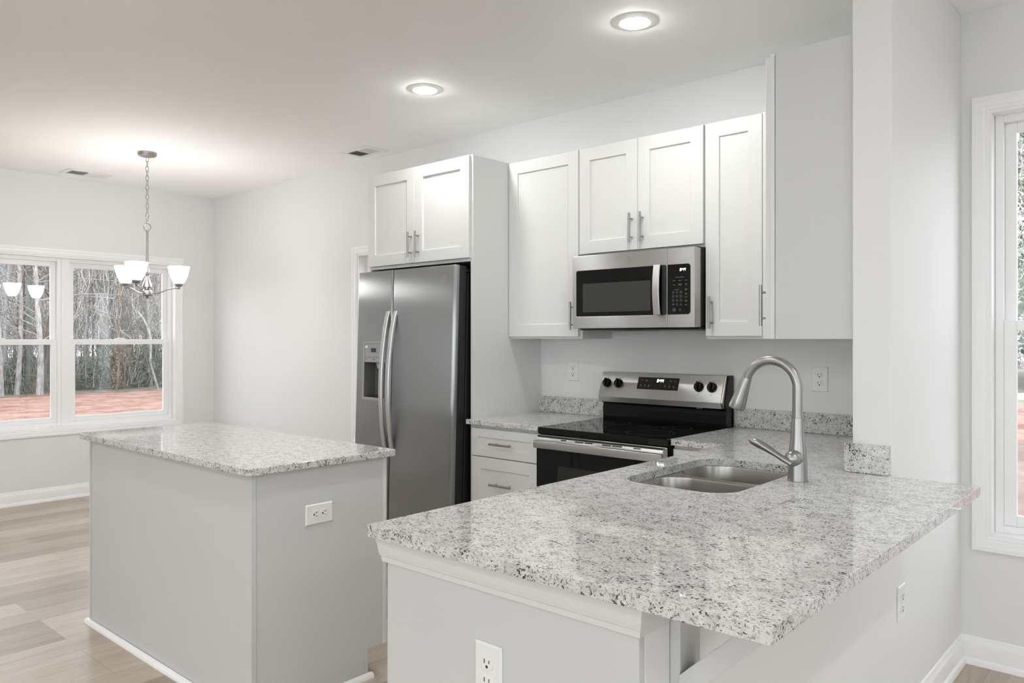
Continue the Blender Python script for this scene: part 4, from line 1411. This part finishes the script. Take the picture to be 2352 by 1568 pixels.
def branches(mb, rng, path, r0, count, zmin=1.0, length=(0.8, 2.6), sub=2):
    for _ in range(count):
        k = rng.randrange(1, len(path) - 1)
        f = rng.random()
        a, b_ = Vector(path[k]), Vector(path[k + 1])
        p = a.lerp(b_, f)
        if p.z < zmin:
            continue
        az = rng.uniform(0, 2 * PI)
        L = rng.uniform(*length)
        up = rng.uniform(0.25, 1.0)
        d = Vector((math.cos(az), math.sin(az), up)).normalized()
        q = [p]
        for s_ in range(4):
            d = (d + Vector((rng.uniform(-.3, .3), rng.uniform(-.3, .3), rng.uniform(-.15, .3)))).normalized()
            q.append(q[-1] + d * (L / 4))
        r = r0 * rng.uniform(0.18, 0.38)
        mb.tube(q, [r, r * 0.8, r * 0.6, r * 0.4, r * 0.15], 5)
        for _s in range(sub):
            j = rng.randrange(1, 4)
            e = Vector((rng.uniform(-1, 1), rng.uniform(-1, 1), rng.uniform(-0.2, 1))).normalized()
            mb.tube([q[j], q[j] + e * L * 0.25 + Vector((0, 0, 0.03)), q[j] + e * L * 0.45], [r * 0.4, r * 0.28, r * 0.1], 4)


def tree(x, y, h, r, kind, label, lean=(0, 0), seed=0, nb=10, wob=0.05, group=None, fork=False):
    rng = random.Random(seed)
    t = thing('bare_tree', label, 'tree', (x, y, GZ), group)
    path = trunk_path(rng, x, y, h, lean, wob)
    N = len(path)
    mb = MB()
    rad = [r * (1.25 if k == 0 else 1.0 - 0.6 * k / (N - 1)) for k in range(N)]
    mb.tube(path, rad, 9)
    if fork:
        k = 3
        p = Vector(path[k])
        q = [p, p + Vector((0.1, 0.35, 0.9)), p + Vector((0.1, 0.65, 2.2)), p + Vector((0.2, 1.0, 4.6))]
        mb.tube(q, [r * 0.7, r * 0.6, r * 0.5, r * 0.3], 8)
    mb.build('trunk', BARK[kind], t, smooth=60, fix=False)
    mb = MB()
    branches(mb, rng, path, r, nb)
    if mb.v:
        mb.build('branches', BARK['grey' if kind in ('pale', 'haze') else kind], t, smooth=0, fix=False)
    return t


CAMP = Vector((2.2447, -3.722))


def at_px(u, X):
    """world Y where the sight line of photo column u meets the plane X (used once to plant the trees)"""
    a = 0.7261
    r = (u - 1176.6) / 1776.2
    dx = -math.sin(a) + r * math.cos(a)
    dy = math.cos(a) + r * math.sin(a)
    return -3.722 + dy * (X - 2.2447) / dx


TREES = [
    (4, -25.2, 0.0748, 'pale', (0.2, -0.6), 'white-barked tree leaning at the outer edge of the left pane'),
    (42, -25.4, 0.0714, 'pale', (0, 0.05), 'straight white trunk in the left pane with a dark knot'),
    (64, -26.0, 0.0816, 'green', (0, 0.1), 'mossy grey-green trunk between two white trunks'),
    (90, -25.0, 0.0884, 'pale', (0, -0.1), 'forked white trunk in the left pane'),
    (114, -25.5, 0.068, 'brown', (0.1, -0.2), 'rough brown vine-wrapped trunk near the window mullion'),
    (76, -25.8, 0.0816, 'brown', (0.0, 1.5), 'thick brown trunk leaning to the right in the left pane'),
    (28, -27.0, 0.0612, 'brown', (0, 0.3), 'thin dark brown trunk behind the straight white trunk'),
    (268, -25.0, 0.0374, 'brown', (0, 0.1), 'thin wavy dark trunk in the middle of the right pane'),
    (341, -26.5, 0.0782, 'grey', (0, 0.05), 'thick grey trunk behind the right-hand side of the right pane'),
    (199, -28.0, 0.0578, 'pale', (0, 0.05), 'pale trunk at the mullion side of the right pane'),
    (300, -27.5, 0.068, 'grey', (0, -0.05), 'medium grey trunk in the right pane, left of the thick grey one'),
    (236, -29.0, 0.0612, 'haze', (0, 0.0), 'haze-toned trunk behind the thin wavy trunk'),
]
for k, (u, X, r, kd, ln, lab) in enumerate(TREES):
    tree(X, at_px(u, X), 11.0, r, kd, lab, (ln[0], ln[1]), 100 + k, nb=34, wob=0.08 if kd != 'brown' else 0.12, fork=(u == 90))
# pale bowed sapling in front of the right pane's woods
Xs = -24.2
prof = [(366, 905), (360, 880), (350, 850), (345, 830), (347, 780), (341, 757), (330, 733), (316, 714)]
pts = []
for (u, v) in prof:
    y = at_px(u, Xs)
    dd = (2.2447 - Xs) * math.sin(0.7261) + (y + 3.722) * math.cos(0.7261)
    pts.append((Xs, y, 1.3653 - (v - 777) * dd / 1776.2))
pts = [(pts[0][0], pts[0][1] + 0.05, GZ - 0.05)] + pts
t = thing('bowed_sapling', 'slender pale sapling bowed over in front of the thick grey trunk', 'tree', pts[0])
MB().tube(pts, [0.034, 0.03, 0.03, 0.03, 0.033, 0.037, 0.036, 0.032, 0.025], 8).build('trunk', BARK['pale'], t, smooth=60, fix=False)

rng = random.Random(3)
kinds = ['haze'] * 5 + ['grey'] * 4 + ['green'] * 2 + ['brown'] * 2 + ['pale'] * 2
for k in range(95):
    X = -rng.uniform(26.5, 44)
    yc_lo, yc_hi = at_px(-60, X), at_px(440, X)
    y = rng.uniform(yc_lo, yc_hi)
    tree(X, y, rng.uniform(9, 13), rng.uniform(0.025, 0.075), rng.choice(kinds), 'bare winter tree standing deep in the woods behind the nearer trunks', (rng.uniform(-.4, .4), rng.uniform(-.5, .5)), 300 + k, nb=16, group='background trees in the bare woods')


def brush(name, label, m, count, region, hr, rr_, seed, segs=3, up=0.6):
    rng = random.Random(seed)
    mb = MB()
    for _ in range(count):
        X = rng.uniform(*region[0])
        if region[1] is not None:
            y = rng.uniform(*region[1])
        else:
            y = rng.uniform(at_px(-60, X), at_px(440, X))
        z = GZ + rng.uniform(*region[-1]) if len(region) == 3 else GZ
        d = Vector((rng.uniform(-.5, .5) * (1.2 - up), rng.uniform(-.5, .5) * (1.2 - up), 1)).normalized() if rng.random() < up else Vector((rng.uniform(-1, 1), rng.uniform(-1, 1), rng.uniform(-.2, .8))).normalized()
        L = rng.uniform(*hr)
        p = Vector((X, y, z))
        q = [p]
        for s_ in range(segs):
            d = (d + Vector((rng.uniform(-.25, .25), rng.uniform(-.25, .25), rng.uniform(-.15, .2)))).normalized()
            q.append(q[-1] + d * (L / segs))
        r = rng.uniform(*rr_)
        mb.tube(q, [r * (1 - 0.8 * i / segs) for i in range(segs + 1)], 3, caps=False)
    o = mb.build(name, m, smooth=0, fix=False)
    return tag(o, label, 'brush', kind='stuff')


brush('woods_brush', 'tangle of fine bare twigs filling the woods behind the wide window', M_twig, 15000, ((-42, -26.5), None, (1.2, 7.5)), (0.6, 2.2), (0.005, 0.015), 11)  # loose bare twigs among the trees, no bushes
brush('undergrowth', 'thin saplings and brambles at the edge of the woods', BARK['grey'], 2200, ((-34, -25.3), None, (0.0, 0.6)), (0.5, 2.6), (0.005, 0.013), 12)


def leaves(mb, rng, c, rad, count, size):
    for _ in range(count):
        v = Vector((rng.gauss(0, 1), rng.gauss(0, 1), rng.gauss(0, 1))).normalized() * (rng.random() ** 0.45)
        p = Vector((c[0] + v.x * rad[0], c[1] + v.y * rad[1], c[2] + v.z * rad[2]))
        a = Vector((rng.uniform(-1, 1), rng.uniform(-1, 1), rng.uniform(-1, 1))).normalized()
        b_ = a.cross(Vector((rng.uniform(-1, 1), rng.uniform(-1, 1), rng.uniform(-1, 1)))).normalized()
        s_ = size * rng.uniform(0.6, 1.3)
        mb.add([p - a * s_, p + b_ * s_ * 0.45, p + a * s_, p - b_ * s_ * 0.45], [(0, 1, 2, 3)])


def shrub(x, y, h, w, m, label, seed, group=None, n=500, size=0.06, cat='shrub'):
    rng = random.Random(seed)
    t = thing('evergreen_bush' if m is M_leaf else 'dry_leaf_sapling', label, cat, (x, y, GZ), group)
    mb = MB()
    for k in range(5):
        mb.tube([(x, y, GZ), (x + rng.uniform(-.15, .15) * w, y + rng.uniform(-.15, .15) * w, GZ + h * 0.5), (x + rng.uniform(-.4, .4) * w, y + rng.uniform(-.4, .4) * w, GZ + h * 0.95)], [0.03, 0.02, 0.008], 5)
    mb.build('stems', BARK['brown'], t, smooth=0, fix=False)
    mb = MB()
    leaves(mb, rng, (x, y, GZ + h * 0.55), (w / 2, w / 2, h * 0.5), n, size)
    mb.build('foliage', m, t, smooth=0, fix=False)


for k, (u, X, h, w) in enumerate([(16, -26.5, 1.0, 1.2), (200, -26.5, 1.1, 1.4), (235, -27, 1.6, 1.2), (318, -26.3, 1.5, 1.1), (352, -26.8, 2.0, 1.0), (372, -26, 1.6, 0.9), (330, -27.5, 1.3, 1.6), (60, -28, 1.2, 1.3)]):
    shrub(X, at_px(u, X), h, w, M_leaf, 'low green shrub at the edge of the bare woods', 500 + k, 'green shrubs at the edge of the woods')
for k, (u, X, h, w) in enumerate([(285, -25.8, 1.7, 0.9), (262, -26, 1.4, 0.8), (312, -26.6, 1.9, 0.7)]):
    shrub(X, at_px(u, X), h, w, M_beech, 'sapling still holding tan dry leaves beside the thin wavy trunk', 600 + k, 'dry-leaf saplings', n=160, size=0.05)
# the woods carry on to both sides of what the windows frame
brush('woods_brush', 'further woods to the side of the framed view', BARK['grey'], 420, ((-44, -26), (-14, 2.0), (0.0, 0.2)), (8, 12), (0.03, 0.09), 14, segs=4, up=1.0)
brush('woods_brush', 'further woods reaching round the corner of the yard', BARK['grey'], 700, ((-46, -18), (14, 44), (0.0, 0.2)), (8, 12), (0.03, 0.10), 15, segs=4, up=1.0)
brush('woods_brush', 'further trees beyond the road, to the side of the framed view', BARK['grey'], 300, ((6, 34), (29, 46), (0.0, 0.2)), (8, 12), (0.04, 0.12), 16, segs=4, up=1.0)
# beyond the road, through the right window
brush('woods_brush', 'dense grey twigs of the trees beyond the road', M_twig, 9000, ((-9, 6), (29.5, 46), (0.3, 14.0)), (0.9, 2.6), (0.010, 0.028), 13)
rng = random.Random(21)
for k, (x, y, h, w) in enumerate([(-3.6, 30, 5.5, 3.2), (-1.0, 29, 4.0, 3.0), (1.8, 31, 6.0, 3.5), (4.5, 30, 5.0, 3.2), (-6.5, 31, 6.0, 3.6), (-2.5, 36, 11.0, 4.5), (1.0, 38, 12.0, 5.0), (-5.2, 39, 12.5, 5.0), (5.5, 38, 12, 5)]):
    shrub(x, y, h, w, M_leaf, 'leafy evergreen beyond the road outside the tall right-hand window', 700 + k, 'evergreens beyond the road', n=1300, size=0.15, cat='tree')
for k in range(14):
    tree(rng.uniform(-7, 6), rng.uniform(30, 44), rng.uniform(10, 14), rng.uniform(0.06, 0.14), rng.choice(['grey', 'brown', 'haze']), 'bare tree among the evergreens beyond the road', (rng.uniform(-.5, .5), 0), 800 + k, nb=40, group='bare trees beyond the road')
